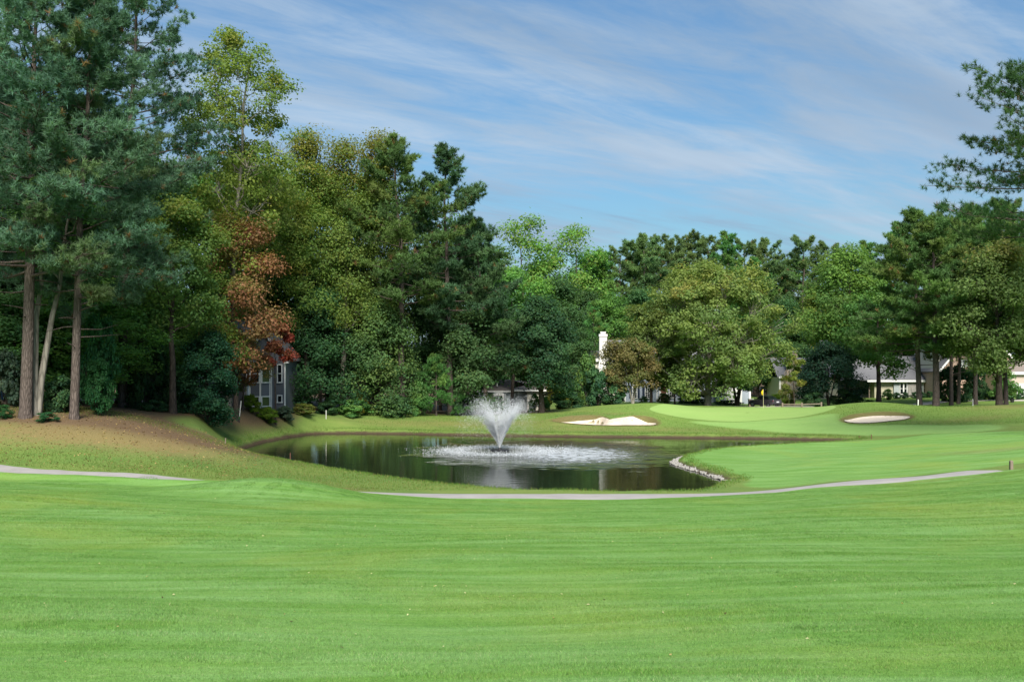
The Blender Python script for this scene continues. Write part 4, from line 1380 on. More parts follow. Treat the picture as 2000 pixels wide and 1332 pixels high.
SB('shrub', 'bright low ferny shrub between the two near trunks', 92, 59.2, 46, 20, 'ivy')
SB('shrub', 'ferny green clump left of the ivy-footed pine', 5, 59.5, 40, 28, 'ivy')
SB('shrub', 'dark tall shrub left of the ivy-footed pine', 10, 64, 90, 110, 'grey')
SB('shrub', 'dark shadowy shrub under the green maple', 285, 77, 110, 150, 'dark')
SB('shrub', 'dark shadowy shrub beneath the rust maple', 345, 79, 100, 90, 'dark')
SB('shrub', 'low dark shrub at the litter edge by the holly', 300, 74, 60, 22, 'dark')
#@@ENDTREES@@
#@@OBJECTS@@
# ------------------------------------------------------------------ houses
def gable_roof(mb, x0, x1, y0, y1, ze, zr, axis='x', th=0.16, over=0.35):
    x0 -= over
    x1 += over
    y0 -= over
    y1 += over
    if axis == 'x':
        ym = (y0 + y1) / 2
        for (ya, yb) in ((y0, ym), (ym, y1)):
            za, zb = (ze, zr) if ya == y0 else (zr, ze)
            mb.hexa([(x0, ya, za), (x1, ya, za), (x1, yb, zb), (x0, yb, zb), (x0, ya, za + th), (x1, ya, za + th), (x1, yb, zb + th), (x0, yb, zb + th)])
    else:
        xm = (x0 + x1) / 2
        for (xa, xb) in ((x0, xm), (xm, x1)):
            za, zb = (ze, zr) if xa == x0 else (zr, ze)
            mb.hexa([(xa, y0, za), (xb, y0, zb), (xb, y1, zb), (xa, y1, za), (xa, y0, za + th), (xb, y0, zb + th), (xb, y1, zb + th), (xa, y1, za + th)])
    return mb


def hip_roof(mb, x0, x1, y0, y1, ze, zr, over=0.35, inset=None):
    x0 -= over
    x1 += over
    y0 -= over
    y1 += over
    ym = (y0 + y1) / 2
    i_ = inset if inset is not None else (y1 - y0) / 2
    mb.poly([(x0, y0, ze), (x1, y0, ze), (x1, y1, ze), (x0, y1, ze), (x0 + i_, ym, zr), (x1 - i_, ym, zr)],
            [(0, 1, 5, 4), (1, 2, 5), (2, 3, 4, 5), (3, 0, 4), (3, 2, 1, 0)])
    return mb


def gable_siding(mb, x0, x1, y, z0, z1, lap=0.15):
    xm = (x0 + x1) / 2
    n = max(2, int((z1 - z0) / lap))
    for i in range(n):
        a, b_ = i / n, (i + 1) / n
        mb.poly([(x0 + (xm - x0) * a, y - 0.018, z0 + (z1 - z0) * a), (x1 - (x1 - xm) * a, y - 0.018, z0 + (z1 - z0) * a),
                 (x1 - (x1 - xm) * b_, y, z0 + (z1 - z0) * b_), (x0 + (xm - x0) * b_, y, z0 + (z1 - z0) * b_)], [(0, 1, 2, 3)])
    return mb


def window(parent, x0, x1, z0, z1, y, cols=1, rows=2, fr=0.09, grid=True, rz=0, pivot=None):
    f_ = MB()
    f_.box(x0 - fr, x0, y - 0.09, y + 0.02, z0 - fr, z1 + fr)
    f_.box(x1, x1 + fr, y - 0.09, y + 0.02, z0 - fr, z1 + fr)
    f_.box(x0, x1, y - 0.088, y + 0.02, z1, z1 + fr)
    f_.box(x0 - fr * 1.3, x1 + fr * 1.3, y - 0.13, y + 0.02, z0 - fr * 1.1, z0 - 0.002)
    wn = f_.build('window', 'white_paint', parent)
    MB().box(x0 + 0.001, x1 - 0.001, y - 0.03, y + 0.01, z0, z1 - 0.001).build('pane', 'glass', wn)
    if grid:
        g = MB()
        for i in range(1, cols):
            xx = x0 + (x1 - x0) * i / cols
            g.box(xx - 0.018, xx + 0.018, y - 0.05, y - 0.028, z0 + 0.003, z1 - 0.003)
        for j in range(1, rows):
            z_ = z0 + (z1 - z0) * j / rows
            e = 0.035 if j * 2 == rows else 0.018
            g.box(x0 + 0.003, x1 - 0.003, y - 0.055, y - 0.026, z_ - e, z_ + e)
        g.build('muntin', 'white_paint', wn)
    if rz:
        wn.location = Vector(pivot) - (Vector((pivot[0] * math.cos(rz) - pivot[1] * math.sin(rz), pivot[0] * math.sin(rz) + pivot[1] * math.cos(rz), pivot[2])))
        wn.rotation_euler.z = rz
    return wn


# slate house on the left -------------------------------------------------
Y0 = 99.0
s = Y0 / F
zb = wz(792, Y0)
h1 = thing('slate_house', 'slate grey clapboard house with white trimmed bay behind the rust maple', 'house', (wx(520, Y0), Y0, zb))
X = lambda px: (px - 520) * s
Z = lambda py: (792 - py) * s
x0, x1 = X(476), X(557)
wl = MB().siding(x0, x1, 0, -1.0, Z(703))
gable_siding(wl, x0, x1, 0, Z(703), Z(652))
wl.box(x0, x1, 0.02, 7, -1.0, Z(703))
wl.build('wall', 'siding_slate', h1)
rf = gable_roof(MB(), x0, x1, -0.02, 7, Z(705), Z(650), 'y', over=0.32).build('roof', 'roof_grey', h1)
tr = MB()
xm = (x0 + x1) / 2
for sx, xe in ((-1, x0 - 0.32), (1, x1 + 0.32)):
    tr.hexa([(xe, -0.40, Z(705) - 0.16), (xm, -0.40, Z(650) - 0.16), (xm, -0.342, Z(650) - 0.16), (xe, -0.342, Z(705) - 0.16),
             (xe, -0.40, Z(705) + 0.14), (xm, -0.40, Z(650) + 0.14), (xm, -0.342, Z(650) + 0.14), (xe, -0.342, Z(705) + 0.14)])
tr.box(x1 + 0.02, x1 + 0.36, -0.42, 0.1, Z(705) - 0.22, Z(705) + 0.05)
tr.build('bargeboard', 'white_paint', h1)
cbd = MB()
cbd.box(x1 - 0.10, x1 + 0.03, -0.05, 0.1, -1.0, Z(703))
cbd.box(X(529), X(531.5), -0.05, 0.02, -1.0, Z(712))
cbd.build('corner_board', 'white_paint', h1)
window(h1, X(543), X(550), Z(746), Z(713), -0.02, 1, 2)
window(h1, X(543), X(550), Z(785), Z(773), -0.02, 1, 1)
# bay
bay = MB()
bz0, bz1 = -1.0, Z(709)
P_ = [(X(482), 0.0), (X(492), -0.75), (X(512), -0.75), (X(528), 0.0)]
for (a, b_) in zip(P_[:-1], P_[1:]):
    n = 26
    for i in range(n):
        za, zb_ = bz0 + (bz1 - bz0) * i / n, bz0 + (bz1 - bz0) * (i + 1) / n
        bay.poly([(a[0] * 1.0, a[1] - 0.018, za), (b_[0], b_[1] - 0.018, za), (b_[0], b_[1], zb_), (a[0], a[1], zb_)], [(0, 1, 2, 3)])
bay_o = bay.build('bay', 'siding_slate', h1)
bt = MB()
for (px_, yy) in P_[:3] + [(P_[3][0] - 0.06, P_[3][1] - 0.03)]:
    bt.box(px_ - 0.07, px_ + 0.07, yy - 0.06, yy + 0.05, bz0, bz1)
bt.poly([(P_[0][0] - 0.1, 0.0, bz1), (P_[1][0] - 0.1, -0.85, bz1), (P_[2][0] + 0.1, -0.85, bz1), (P_[3][0] + 0.1, 0.0, bz1),
         (P_[0][0] - 0.1, 0.0, bz1 + 0.18), (P_[1][0] - 0.1, -0.85, bz1 + 0.18), (P_[2][0] + 0.1, -0.85, bz1 + 0.18), (P_[3][0] + 0.1, 0.0, bz1 + 0.18)],
        [(4, 5, 6, 7), (0, 1, 5, 4), (1, 2, 6, 5), (2, 3, 7, 6), (3, 2, 1, 0)])
bt.build('bay_trim', 'white_paint', h1)
window(h1, X(494.5), X(509.5), Z(746), Z(713), -0.78, 1, 2)
window(h1, X(494.5), X(509.5), Z(792), Z(775), -0.78, 1, 1)
for (z0_, z1_) in ((Z(746), Z(713)), (Z(792), Z(775))):   # window on the slanting facet
    a, b_ = Vector((P_[2][0], P_[2][1], 0)), Vector((P_[3][0], P_[3][1], 0))
    d_ = (b_ - a)
    L_ = d_.length
    w_ = window(h1, 0.16, L_ - 0.16, z0_, z1_, -0.03, 1, 1)
    w_.location = a
    w_.rotation_euler.z = math.atan2(d_.y, d_.x)
# main body further left
mx0, mx1 = X(262), x0 - 0.05
MB().siding(mx0, mx1, 3.0, -1, Z(690)).box(mx0, mx1, 3.02, 9.5, -1, Z(690)).build('wall', 'siding_slate', h1)
gable_roof(MB(), mx0, mx1 + 1.5, 2.8, 9.5, Z(692), Z(622), 'x').build('roof', 'roof_grey', h1)
fb_ = MB().box(mx0 - 0.36, mx1, 2.36, 2.44, Z(692) - 0.1, Z(692) + 0.2)
fb_.build('fascia', 'white_paint', h1)
for k in range(4):
    window(h1, mx0 + 1.2 + k * 2.2, mx0 + 2.0 + k * 2.2, 1.2, 2.7, 2.98, 2, 2)

# small pale house behind the fountain ----------------------------------------
Y0 = 126.0
s = Y0 / F
zb = wz(764, Y0) - 2.75
h2 = thing('bungalow', 'low pale house with brown roof and bay window behind the fountain', 'house', (wx(1000, Y0), Y0, zb))
X = lambda px: (px - 1000) * s
Z = lambda py: 2.75 + (764 - py) * s
MB().siding(X(936), X(998), 0, -0.6, 2.75).box(X(936), X(998), 0.02, 6, -0.6, 2.75).build('wall', 'siding_sage', h2)
hip_roof(MB(), X(936), X(998), 0, 8, 2.78, Z(742), 0.4).build('roof', 'roof_brown', h2)
MB().box(X(936) - 0.4, X(998) + 0.4, -0.46, -0.405, 2.62, 2.84).box(X(998) - 0.05, X(998) + 0.06, -0.06, 0.1, -0.6, 2.7).build('fascia', 'white_paint', h2)
MB().siding(X(1030), X(1064), 1.0, -0.6, 2.85).box(X(1030), X(1064), 1.02, 8, -0.6, 2.85).build('wall', 'siding_cream', h2)
hip_roof(MB(), X(1000.5), X(1064), 1.0, 9, 2.88, Z(744), 0.45).build('roof', 'roof_brown', h2)
MB().box(X(1008) - 0.4, X(1064) + 0.45, 0.5, 0.548, 2.72, 2.94).box(X(1064) - 0.06, X(1064) + 0.06, 0.93, 1.1, -0.6, 2.8).build('fascia', 'white_paint', h2)
MB().siding(X(998.5), X(1029.5), 2.0, -0.6, 2.75).build('wall', 'siding_sage', h2)
MB().siding(X(926), X(972), 4, 2.7, Z(716)).box(X(926), X(972), 4.02, 9, 2.7, Z(716)).build('upper_wall', 'wall_pink', h2)
gable_roof(MB(), X(926), X(972), 4, 9, Z(716), Z(686), 'x').build('upper_roof', 'roof_brown', h2)
bb = MB()
bb.poly([(X(959), 0, 0.3), (X(964), -0.8, 0.3), (X(984), -0.8, 0.3), (X(989), 0, 0.3), (X(959), 0, 2.45), (X(964), -0.8, 2.45), (X(984), -0.8, 2.45), (X(989), 0, 2.45), (X(974), 0.0, 2.7)],
        [(0, 1, 5, 4), (1, 2, 6, 5), (2, 3, 7, 6), (3, 2, 1, 0), (4, 5, 8), (5, 6, 8), (6, 7, 8)])
bb.build('bay', 'white_paint', h2)
window(h2, X(967), X(981), 0.75, 2.2, -0.82, 2, 3)
MB().box(X(970), X(972), 0.8, 1.1, Z(755), Z(745)).build('roof_vent', 'white_paint', h2)

# blue-grey shuttered house ---------------------------------------------------
Y0 = 146.0
s = Y0 / F
zb = wz(786, Y0)
h3 = thing('shuttered_house', 'blue-grey house with navy shutters and tall white chimney behind the oak', 'house', (wx(1300, Y0), Y0, zb))
X = lambda px: (px - 1300) * s
Z = lambda py: (786 - py) * s
MB().siding(X(1221), X(1283), 0, -0.6, Z(718)).box(X(1221), X(1283), 0.02, 9, -0.6, Z(718)).build('wall', 'siding_blue', h3)
MB().siding(X(1283.5), X(1335), 2.0, -0.6, Z(718)).box(X(1283.5), X(1335), 2.02, 9, -0.6, Z(718)).build('wall', 'siding_blue', h3)
MB().siding(X(1335.5), X(1400), 0.6, -0.6, Z(718)).box(X(1335.5), X(1400), 0.62, 9, -0.6, Z(718)).build('wall', 'siding_blue', h3)
gable_roof(MB(), X(1195), X(1400), -0.1, 9.5, Z(719), Z(664), 'x').build('roof', 'roof_grey', h3)
MB().box(X(1195), X(1400), -0.56, -0.46, Z(722), Z(717)).build('fascia', 'white_paint', h3)
MB().siding(X(1154), X(1220.5), 2.4, -0.6, Z(704)).box(X(1154), X(1220.5), 2.42, 9, -0.6, Z(704)).build('wall', 'siding_cream', h3)
gable_roof(MB(), X(1154), X(1200), 2.4, 9, Z(705), Z(686), 'x').build('roof', 'roof_grey', h3)
MB().box(X(1153), X(1225), 1.9, 2.03, Z(706), Z(700)).build('fascia', 'white_paint', h3)
ck = MB()
ck.box(X(1169), X(1190), 0.9, 2.3, -0.5, Z(720))
ck.hexa([(X(1169), 0.9, Z(720)), (X(1190), 0.9, Z(720)), (X(1190), 2.3, Z(720)), (X(1169), 2.3, Z(720)),
         (X(1172), 1.05, Z(706)), (X(1187), 1.05, Z(706)), (X(1187), 2.15, Z(706)), (X(1172), 2.15, Z(706))])
ck.box(X(1172), X(1187), 1.05, 2.15, Z(706), Z(657))
ck.box(X(1171), X(1188), 0.97, 2.23, Z(657), Z(652))
chim = ck.build('chimney', 'chimney_white', h3)
MB().box(X(1175), X(1184), 1.25, 1.95, Z(652), Z(649)).box(X(1174), X(1185), 1.2, 2.0, Z(649), Z(647.5)).build('chimney_cap', 'white_paint', chim)
for (a, b_, sl, sr) in ((1235.5, 1243.5, 1229, 1249.5), (1260.5, 1268.5, 1254.5, 1275), (1348.5, 1356.5, 1342.5, 1363)):
    yy = -0.02 if a < 1300 else 0.58
    window(h3, X(a), X(b_), Z(777), Z(753), yy, 2, 6, fr=0.08)
    for (p, q_) in ((sl, a - 1.5), (b_ + 1.5, sr)):
        sh_ = MB()
        sh_.box(X(p), X(q_), yy - 0.06, yy, Z(778), Z(752))
        for k in range(14):
            z_ = Z(777) + (Z(753) - Z(777)) * (k + 0.5) / 14
            sh_.box(X(p) + 0.05, X(q_) - 0.05, yy - 0.085, yy - 0.06, z_ - 0.03, z_ + 0.03)
        sh_.build('shutter', 'shutter_navy', h3)
MB().box(X(1281.5), X(1284.5), -0.12, 0.14, -0.6, Z(720)).build('porch_post', 'white_paint', h3)
MB().box(X(1220), X(1222), -0.06, 0.1, -0.6, Z(720)).build('corner_board', 'white_paint', h3)
dr = MB().box(X(1295), X(1305), 1.9, 1.99, -0.2, Z(756)).build('door', 'wood_red', h3)
MB().box(X(1303), X(1303.7), 1.84, 1.9, 0.85, 0.95).build('handle', 'chrome', dr)
MB().box(X(1291.5), X(1294.8), 1.88, 1.99, -0.2, Z(753)).box(X(1305.2), X(1308.5), 1.88, 1.99, -0.2, Z(753)).box(X(1291.5), X(1308.5), 1.87, 1.99, Z(753), Z(750)).build('door_trim', 'white_paint', h3)
window(h3, X(1312), X(1320), Z(777), Z(755), 1.98, 2, 4, fr=0.08)
# garage wing
MB().siding(X(1401), X(1455), -3.0, -0.6, Z(745)).box(X(1401), X(1455), -2.98, 6, -0.6, Z(745)).build('garage_wall', 'siding_blue', h3)
hip_roof(MB(), X(1400), X(1455), -3.0, 6, Z(745), Z(722), 0.5).build('garage_roof', 'roof_grey', h3)
MB().box(X(1400), X(1462), -3.56, -3.505, Z(748), Z(744)).box(X(1453), X(1456.5), -3.12, -2.9, -0.6, Z(746)).build('garage_trim', 'white_paint', h3)
MB().box(X(1408), X(1440), -3.06, -3.02, -0.3, Z(757)).build('garage_door', 'white_paint', h3)

# ranch house with stone chimney -------------------------------------------------
Y0 = 156.0
s = Y0 / F
zb = wz(776, Y0)
h4 = thing('ranch_house', 'grey-roofed ranch house with stone chimney and stone panel beside its window', 'house', (wx(1700, Y0), Y0, zb))
X = lambda px: (px - 1700) * s
Z = lambda py: (776 - py) * s
MB().siding(X(1708), X(1744), 0, -0.6, Z(744)).box(X(1708), X(1744), 0.02, 9, -0.6, Z(744)).build('wall', 'siding_tan', h4)
MB().siding(X(1744.3), X(1823), -0.3, -0.6, Z(744)).box(X(1744.3), X(1823), -0.28, 9, -0.6, Z(744)).build('wall', 'siding_sage', h4)
MB().box(X(1640), X(1707.5), 2.2, 9, -0.6, Z(744)).build('porch_wall', 'siding_slate', h4)
gable_roof(MB(), X(1640), X(1823), -0.4, 10.4, Z(743), Z(697), 'x', over=0.45).build('roof', 'roof_grey', h4)
gable_roof(MB(), X(1632), X(1680), 3, 11, Z(705), Z(664), 'x', over=0.4).build('upper_roof', 'roof_grey', h4)
MB().box(X(1636), X(1676), 3.2, 10.8, Z(735), Z(704)).build('upper_wall', 'siding_tan', h4)
MB().box(X(1690), X(1828), -0.92, -0.855, Z(746), Z(742)).build('fascia', 'white_paint', h4)
MB().box(X(1821.5), X(1824), -0.36, -0.2, -0.6, Z(746)).build('corner_board', 'white_paint', h4)
window(h4, X(1756.5), X(1761.7), Z(769), Z(748.5), -0.32, 1, 2, fr=0.1)
window(h4, X(1764.2), X(1769), Z(769), Z(748.5), -0.32, 1, 2, fr=0.1)
window(h4, X(1802), X(1809), Z(767), Z(749), -0.32, 1, 2, fr=0.1)
MB().box(X(1771.5), X(1793), -0.42, -0.31, -0.6, Z(746)).build('stone_panel', 'stone_grey', h4)
MB().box(X(1697), X(1699), 0.0, 0.16, -0.6, Z(744)).build('porch_post', 'wood_grey', h4)
ck = MB()
ck.box(X(1533), X(1560), -0.5, 1.2, -0.8, Z(735))
ck.hexa([(X(1533), -0.5, Z(735)), (X(1560), -0.5, Z(735)), (X(1560), 1.2, Z(735)), (X(1533), 1.2, Z(735)),
         (X(1538), -0.3, Z(722)), (X(1556), -0.3, Z(722)), (X(1556), 1.0, Z(722)), (X(1538), 1.0, Z(722))])
ck.box(X(1538), X(1556), -0.3, 1.0, Z(722), Z(689))
chim = ck.build('chimney', 'stone_warm', h4)
MB().box(X(1537), X(1557), -0.4, 1.1, Z(689), Z(685.5)).build('chimney_cap', 'stone_pale', chim)
MB().siding(X(1524), X(1639), 0.7, -0.8, Z(737)).box(X(1524), X(1639), 0.72, 8, -0.8, Z(737)).build('wall', 'siding_tan', h4)
gable_roof(MB(), X(1524), X(1639.5), 0.6, 9, Z(737), Z(700), 'x', over=0.4).build('side_roof', 'roof_grey', h4)
MB().box(X(1522), X(1532.5), 0.1, 0.16, Z(739), Z(735)).box(X(1524), X(1527), 0.62, 0.69, -0.8, Z(738)).build('side_trim', 'white_paint', h4)

# brick gabled house on the right ----------------------------------------------------
Y0 = 150.0
s = Y0 / F
zb = wz(776, Y0)
h5 = thing('brick_house', 'brick gabled house with white bargeboards behind the slim pines', 'house', (wx(1915, Y0), Y0, zb))
X = lambda px: (px - 1915) * s
Z = lambda py: (776 - py) * s
g = MB()
g.box(X(1836), X(1994), 0, 9, -0.6, Z(724))
g.poly([(X(1836), 0.0, Z(724)), (X(1994), 0.0, Z(724)), (X(1915), 0.0, Z(632)), (X(1836), 9, Z(724)), (X(1994), 9, Z(724)), (X(1915), 9, Z(632))],
       [(0, 1, 2), (3, 5, 4)])
g.build('wall', 'brick', h5)
gable_roof(MB(), X(1836), X(1994), 0.05, 9.2, Z(727), Z(629), 'y', over=0.35).build('roof', 'roof_grey', h5)
tr = MB()
for xe in (X(1836) - 0.4, X(1994) + 0.4):
    tr.hexa([(xe, -0.42, Z(730)), (X(1915), -0.42, Z(632)), (X(1915), -0.31, Z(632)), (xe, -0.31, Z(730)),
             (xe, -0.42, Z(725)), (X(1915), -0.42, Z(626)), (X(1915), -0.31, Z(626)), (xe, -0.31, Z(725))])
tr.build('bargeboard', 'white_paint', h5)
for a in (1872, 1879, 1886):
    window(h5, X(a + 0.9), X(a + 5.6), Z(716), Z(704), -0.02, 2, 2, fr=0.08)
window(h5, X(1858), X(1866), Z(768), Z(748), -0.02, 2, 2)
g = MB().box(X(1836), X(1868), 2.5, 8, Z(722), Z(672))
g.build('dormer_wall', 'siding_cream', h5)
gable_roof(MB(), X(1836), X(1868), 2.5, 8, Z(672), Z(655), 'y', over=0.3).build('dormer_roof', 'roof_grey', h5)
MB().box(X(1922), X(2030), -6.0, -0.05, -0.6, Z(730)).build('garage_wall', 'wall_pink', h5)
gable_roof(MB(), X(1922), X(2030), -6.0, 0.5, Z(729), Z(706), 'x', over=0.4).build('garage_roof', 'roof_brown', h5)
MB().box(X(1917), X(2034), -6.48, -6.405, Z(731), Z(726)).box(X(1921), X(1924.5), -6.16, -6.02, -0.6, Z(731)).build('gutter', 'white_paint', h5)
for a in (1935, 1968):
    MB().box(X(a), X(a + 26), -6.06, -6.003, -0.4, Z(748)).build('garage_door', 'white_paint', h5)

# ------------------------------------------------------------------ fountain
fr_ = thing('fountain', 'floating pond fountain throwing a white V of spray', 'fountain', (FX, FY, 0))
MB().tube([(0, 0, -0.15), (0, 0, 0.06), (0, 0, 0.10)], [0.75, 0.75, 0.62], 20).build('float', 'nozzle_black', fr_)
MB().tube([(0, 0, 0.08), (0, 0, 0.22), (0, 0, 0.25)], [0.14, 0.09, 0.10], 12).build('nozzle', 'nozzle_black', fr_)
m, t, out = mat('spray')
b = t.node('ShaderNodeBsdfPrincipled', ins={'Base Color': (0.93, 0.95, 0.97), 'Roughness': 0.35})
tl = t.node('ShaderNodeBsdfTranslucent', ins={'Color': (0.93, 0.95, 0.97)})
mx = t.node('ShaderNodeMixShader', ins={0: 0.45})
t.l.new(b.outputs[0], mx.inputs[1])
t.l.new(tl.outputs[0], mx.inputs[2])
t.l.new(mx.outputs[0], out.inputs[0])
TET = np.array([[1, 1, 1], [1, -1, -1], [-1, 1, -1], [-1, -1, 1]], float)
TF = np.array([[0, 1, 2], [0, 3, 1], [0, 2, 3], [1, 3, 2]])


def droplets(name, P, size, rs, parent, flat=None, material='spray'):
    n = len(P)
    q_ = rs.normal(size=(n, 3, 3))
    Q, _ = np.linalg.qr(q_)
    V = np.einsum('nij,kj->nki', Q, TET) * (size[:, None, None] * 0.6)
    if flat is not None:
        V[:, :, 2] *= flat
    V += P[:, None]
    Fq = (np.arange(n)[:, None, None] * 4 + TF[None]).reshape(-1, 3)
    o_ = add(name, mesh_np(name, V.reshape(-1, 3), Fq), material, parent)
    o_['kind'] = 'stuff'
    return o_


rs = np.random.RandomState(9)
N_ = 30000
NJ = 46
jet = rs.randint(0, NJ, N_)
jphi = np.arange(NJ) * 2 * math.pi / NJ + rs.normal(0, 0.05, NJ)
jr = rs.normal(1.0, 0.10, NJ)
jh = rs.normal(1.0, 0.13, NJ)
phi = jphi[jet] + rs.normal(0, 0.05, N_)
tt_ = 1.68 * rs.beta(1.0, 1.9, N_)
rr_ = 1.62 * tt_ ** 1.12 * jr[jet] * rs.normal(1, 0.05, N_)
zz_ = (3.8 * tt_ - 0.78 * tt_ ** 4) * jh[jet] * rs.normal(1, 0.06, N_)
spread = 0.010 + 0.15 * tt_ ** 2.6
P = np.c_[np.cos(phi) * rr_, np.sin(phi) * rr_, zz_ + 0.2] + rs.normal(0, 1, (N_, 3)) * spread[:, None]
keep = P[:, 2] > 0.05
P = P[keep]
tk = tt_[keep]
size = np.clip(0.036 - 0.0165 * tk, 0.009, 0.04) * rs.uniform(0.6, 1.5, len(P))
droplets('spray', P, size, rs, fr_)
# fine mist hanging round the crown of the plume
NM = 5000
a_ = rs.uniform(0, 2 * math.pi, NM)
r_ = rs.uniform(1.2, 3.2, NM)
P = np.c_[np.cos(a_) * r_ - 0.45, np.sin(a_) * r_, np.clip(rs.normal(2.2, 0.9, NM) - 0.25 * np.abs(r_ - 2.3), 0.1, 4.1)] + rs.normal(0, 0.12, (NM, 3))
droplets('mist', P, rs.uniform(0.006, 0.013, NM), rs, fr_)
# splashes where the drops fall back
NS = 4500
a_ = rs.uniform(0, 2 * math.pi, NS)
r_ = np.abs(rs.normal(4.0, 1.3, NS))
P = np.c_[np.cos(a_) * r_, np.sin(a_) * r_, np.abs(rs.normal(0.0, 0.05, NS)) + 0.012]
droplets('splash', P, rs.uniform(0.012, 0.03, NS), rs, fr_)

# ------------------------------------------------------------------ flag, stakes, posts
fx, fy = wx(1491, 115), 115
fl = thing('flagstick', 'yellow flag hanging on a thin flagstick in the putting green', 'flagstick', (fx, fy, gz(fx, fy)))
MB().tube([(0, 0, -0.1), (0, 0, 2.2)], [0.02, 0.014], 8).build('pole', 'pin_metal', fl)
fv, ff = [], []
for i in range(7):
    for j in range(7):
        u, v_ = i / 6, j / 6
        fv.append((-0.03 - 0.20 * u * (0.5 + 0.5 * math.sin(v_ * 2.6 + 0.4)) + 0.16 * u * u * (v_ - 0.4), 0.07 * math.sin(u * 7 + v_ * 2), 2.18 - 0.62 * v_ - 0.26 * u * (1 - v_ * 0.5)))
for i in range(6):
    for j in range(6):
        ff.append((i * 7 + j, (i + 1) * 7 + j, (i + 1) * 7 + j + 1, i * 7 + j + 1))
MB().poly(fv, ff).build('flag', 'flag_yellow', fl, smooth=True)
MB().tube([(0, 0, 0.005), (0, 0, 0.012)], [0.06, 0.06], 14).build('hole_rim', 'white_paint', fl)


def stake(name, label, px, Y, h_, w_, material, tilt=0.0, cat='stake'):
    x = wx(px, Y)
    o_ = thing(name, label, cat, (x, Y, gz(x, Y)))
    o_.rotation_euler.y = tilt
    k = MB()
    k.hexa([(-w_, -w_, -0.2), (w_, -w_, -0.2), (w_, w_, -0.2), (-w_, w_, -0.2), (-w_, -w_, h_), (w_, -w_, h_), (w_, w_, h_), (-w_, w_, h_)])
    k.build('shaft', material, o_)
    e = w_ * 1.05
    MB().hexa([(-e, -e, h_ + 0.001), (e, -e, h_ + 0.001), (e, e, h_ + 0.001), (-e, e, h_ + 0.001), (-e * .3, -e * .3, h_ + 0.05), (e * .3, -e * .3, h_ + 0.05), (e * .3, e * .3, h_ + 0.05), (-e * .3, e * .3, h_ + 0.05)]).build('tip', material, o_)
    return o_


stake('boundary_stake', 'white boundary stake beside the leaning pair of pines', 1793, 112, 0.62, 0.045, 'stake_white', 0.02)
stake('boundary_stake', 'white boundary stake on the dark lawn before the driveway', 1900, 110, 0.80, 0.04, 'stake_white', 0.0)
stake('boundary_stake', 'tall tilted white boundary stake beside the lime shrub', 468, 87.5, 1.3, 0.03, 'stake_white', 0.10)
stake('boundary_stake', 'thin white stake at the wood edge above the left shore', 637, 101, 0.85, 0.025, 'stake_white')
stake('hazard_stake', 'thin reddish stake on the near left shore of the pond', 567, 66, 0.52, 0.022, 'wood_red')
stake('hazard_stake', 'dark short stake on the straw slope above the pond tip', 440, 66.5, 0.36, 0.025, 'wood_grey', 0.08)
stake('hazard_stake', 'short reddish stake at the end of the inlet, nearer the bunker', 1702, 85.5, 0.36, 0.025, 'wood_red')
stake('hazard_stake', 'short reddish stake at the end of the inlet, beside the water', 1678, 87, 0.36, 0.025, 'wood_red')
stake('path_post', 'short square brown post at the end of the cart path', 1975, 49.5, 0.42, 0.07, 'wood_grey', cat='post')

# rail fence behind the green
fz = thing('rail_fence', 'low weathered wooden rail fence behind the putting green', 'fence', (wx(1540, 122), 122, 0))
rails = []
posts = []
for px in (1528, 1566, 1604):
    x = wx(px, 122) - wx(1540, 122)
    z_ = gz(wx(px, 122), 122)
    MB().box(x - 0.09, x + 0.09, -0.09, 0.09, z_ - 0.3, z_ + 0.55).build('post', 'wood_grey', fz)
    posts.append((x, z_))
for (a, za), (b_, zb_) in zip(posts[:-1], posts[1:]):
    MB().hexa([(a + 0.09, -0.05, za + 0.28), (b_ - 0.09, -0.05, zb_ + 0.28), (b_ - 0.09, 0.05, zb_ + 0.28), (a + 0.09, 0.05, za + 0.28),
               (a + 0.09, -0.05, za + 0.40), (b_ - 0.09, -0.05, zb_ + 0.40), (b_ - 0.09, 0.05, zb_ + 0.40), (a + 0.09, 0.05, za + 0.40)]).build('rail', 'wood_grey', fz)

# brick mailbox pillar
mxp, myp = wx(1466, 133), 133
mb_ = thing('brick_pillar', 'small brick pillar with pale cap left of the parked car', 'pillar', (mxp, myp, gz(mxp, myp)))
MB().box(-0.28, 0.28, -0.28, 0.28, -0.3, 0.95).build('shaft', 'stone_warm', mb_)
MB().box(-0.34, 0.34, -0.34, 0.34, 0.952, 1.04).build('cap', 'white_paint', mb_)

# patio umbrella (closed)
ux, uy = wx(484, 94), 94
um = thing('patio_umbrella', 'closed white patio umbrella beside the slate bay', 'umbrella', (ux, uy, gz(ux, uy)))
MB().tube([(0, 0, 0.0), (0, 0, 2.35)], [0.025, 0.025], 8).build('pole', 'wood_grey', um)
um_c = MB()
um_c.tube([(0, 0, 0.75), (0, 0, 0.8), (0, 0, 1.3), (0, 0, 1.9), (0, 0, 2.3)], [0.17, 0.18, 0.15, 0.09, 0.03], 12)
um_c.build('canopy', 'canvas', um, smooth=True)
MB().tube([(0, 0, 0.0), (0, 0, 0.1)], [0.25, 0.22], 14).build('base', 'pot_dark', um)

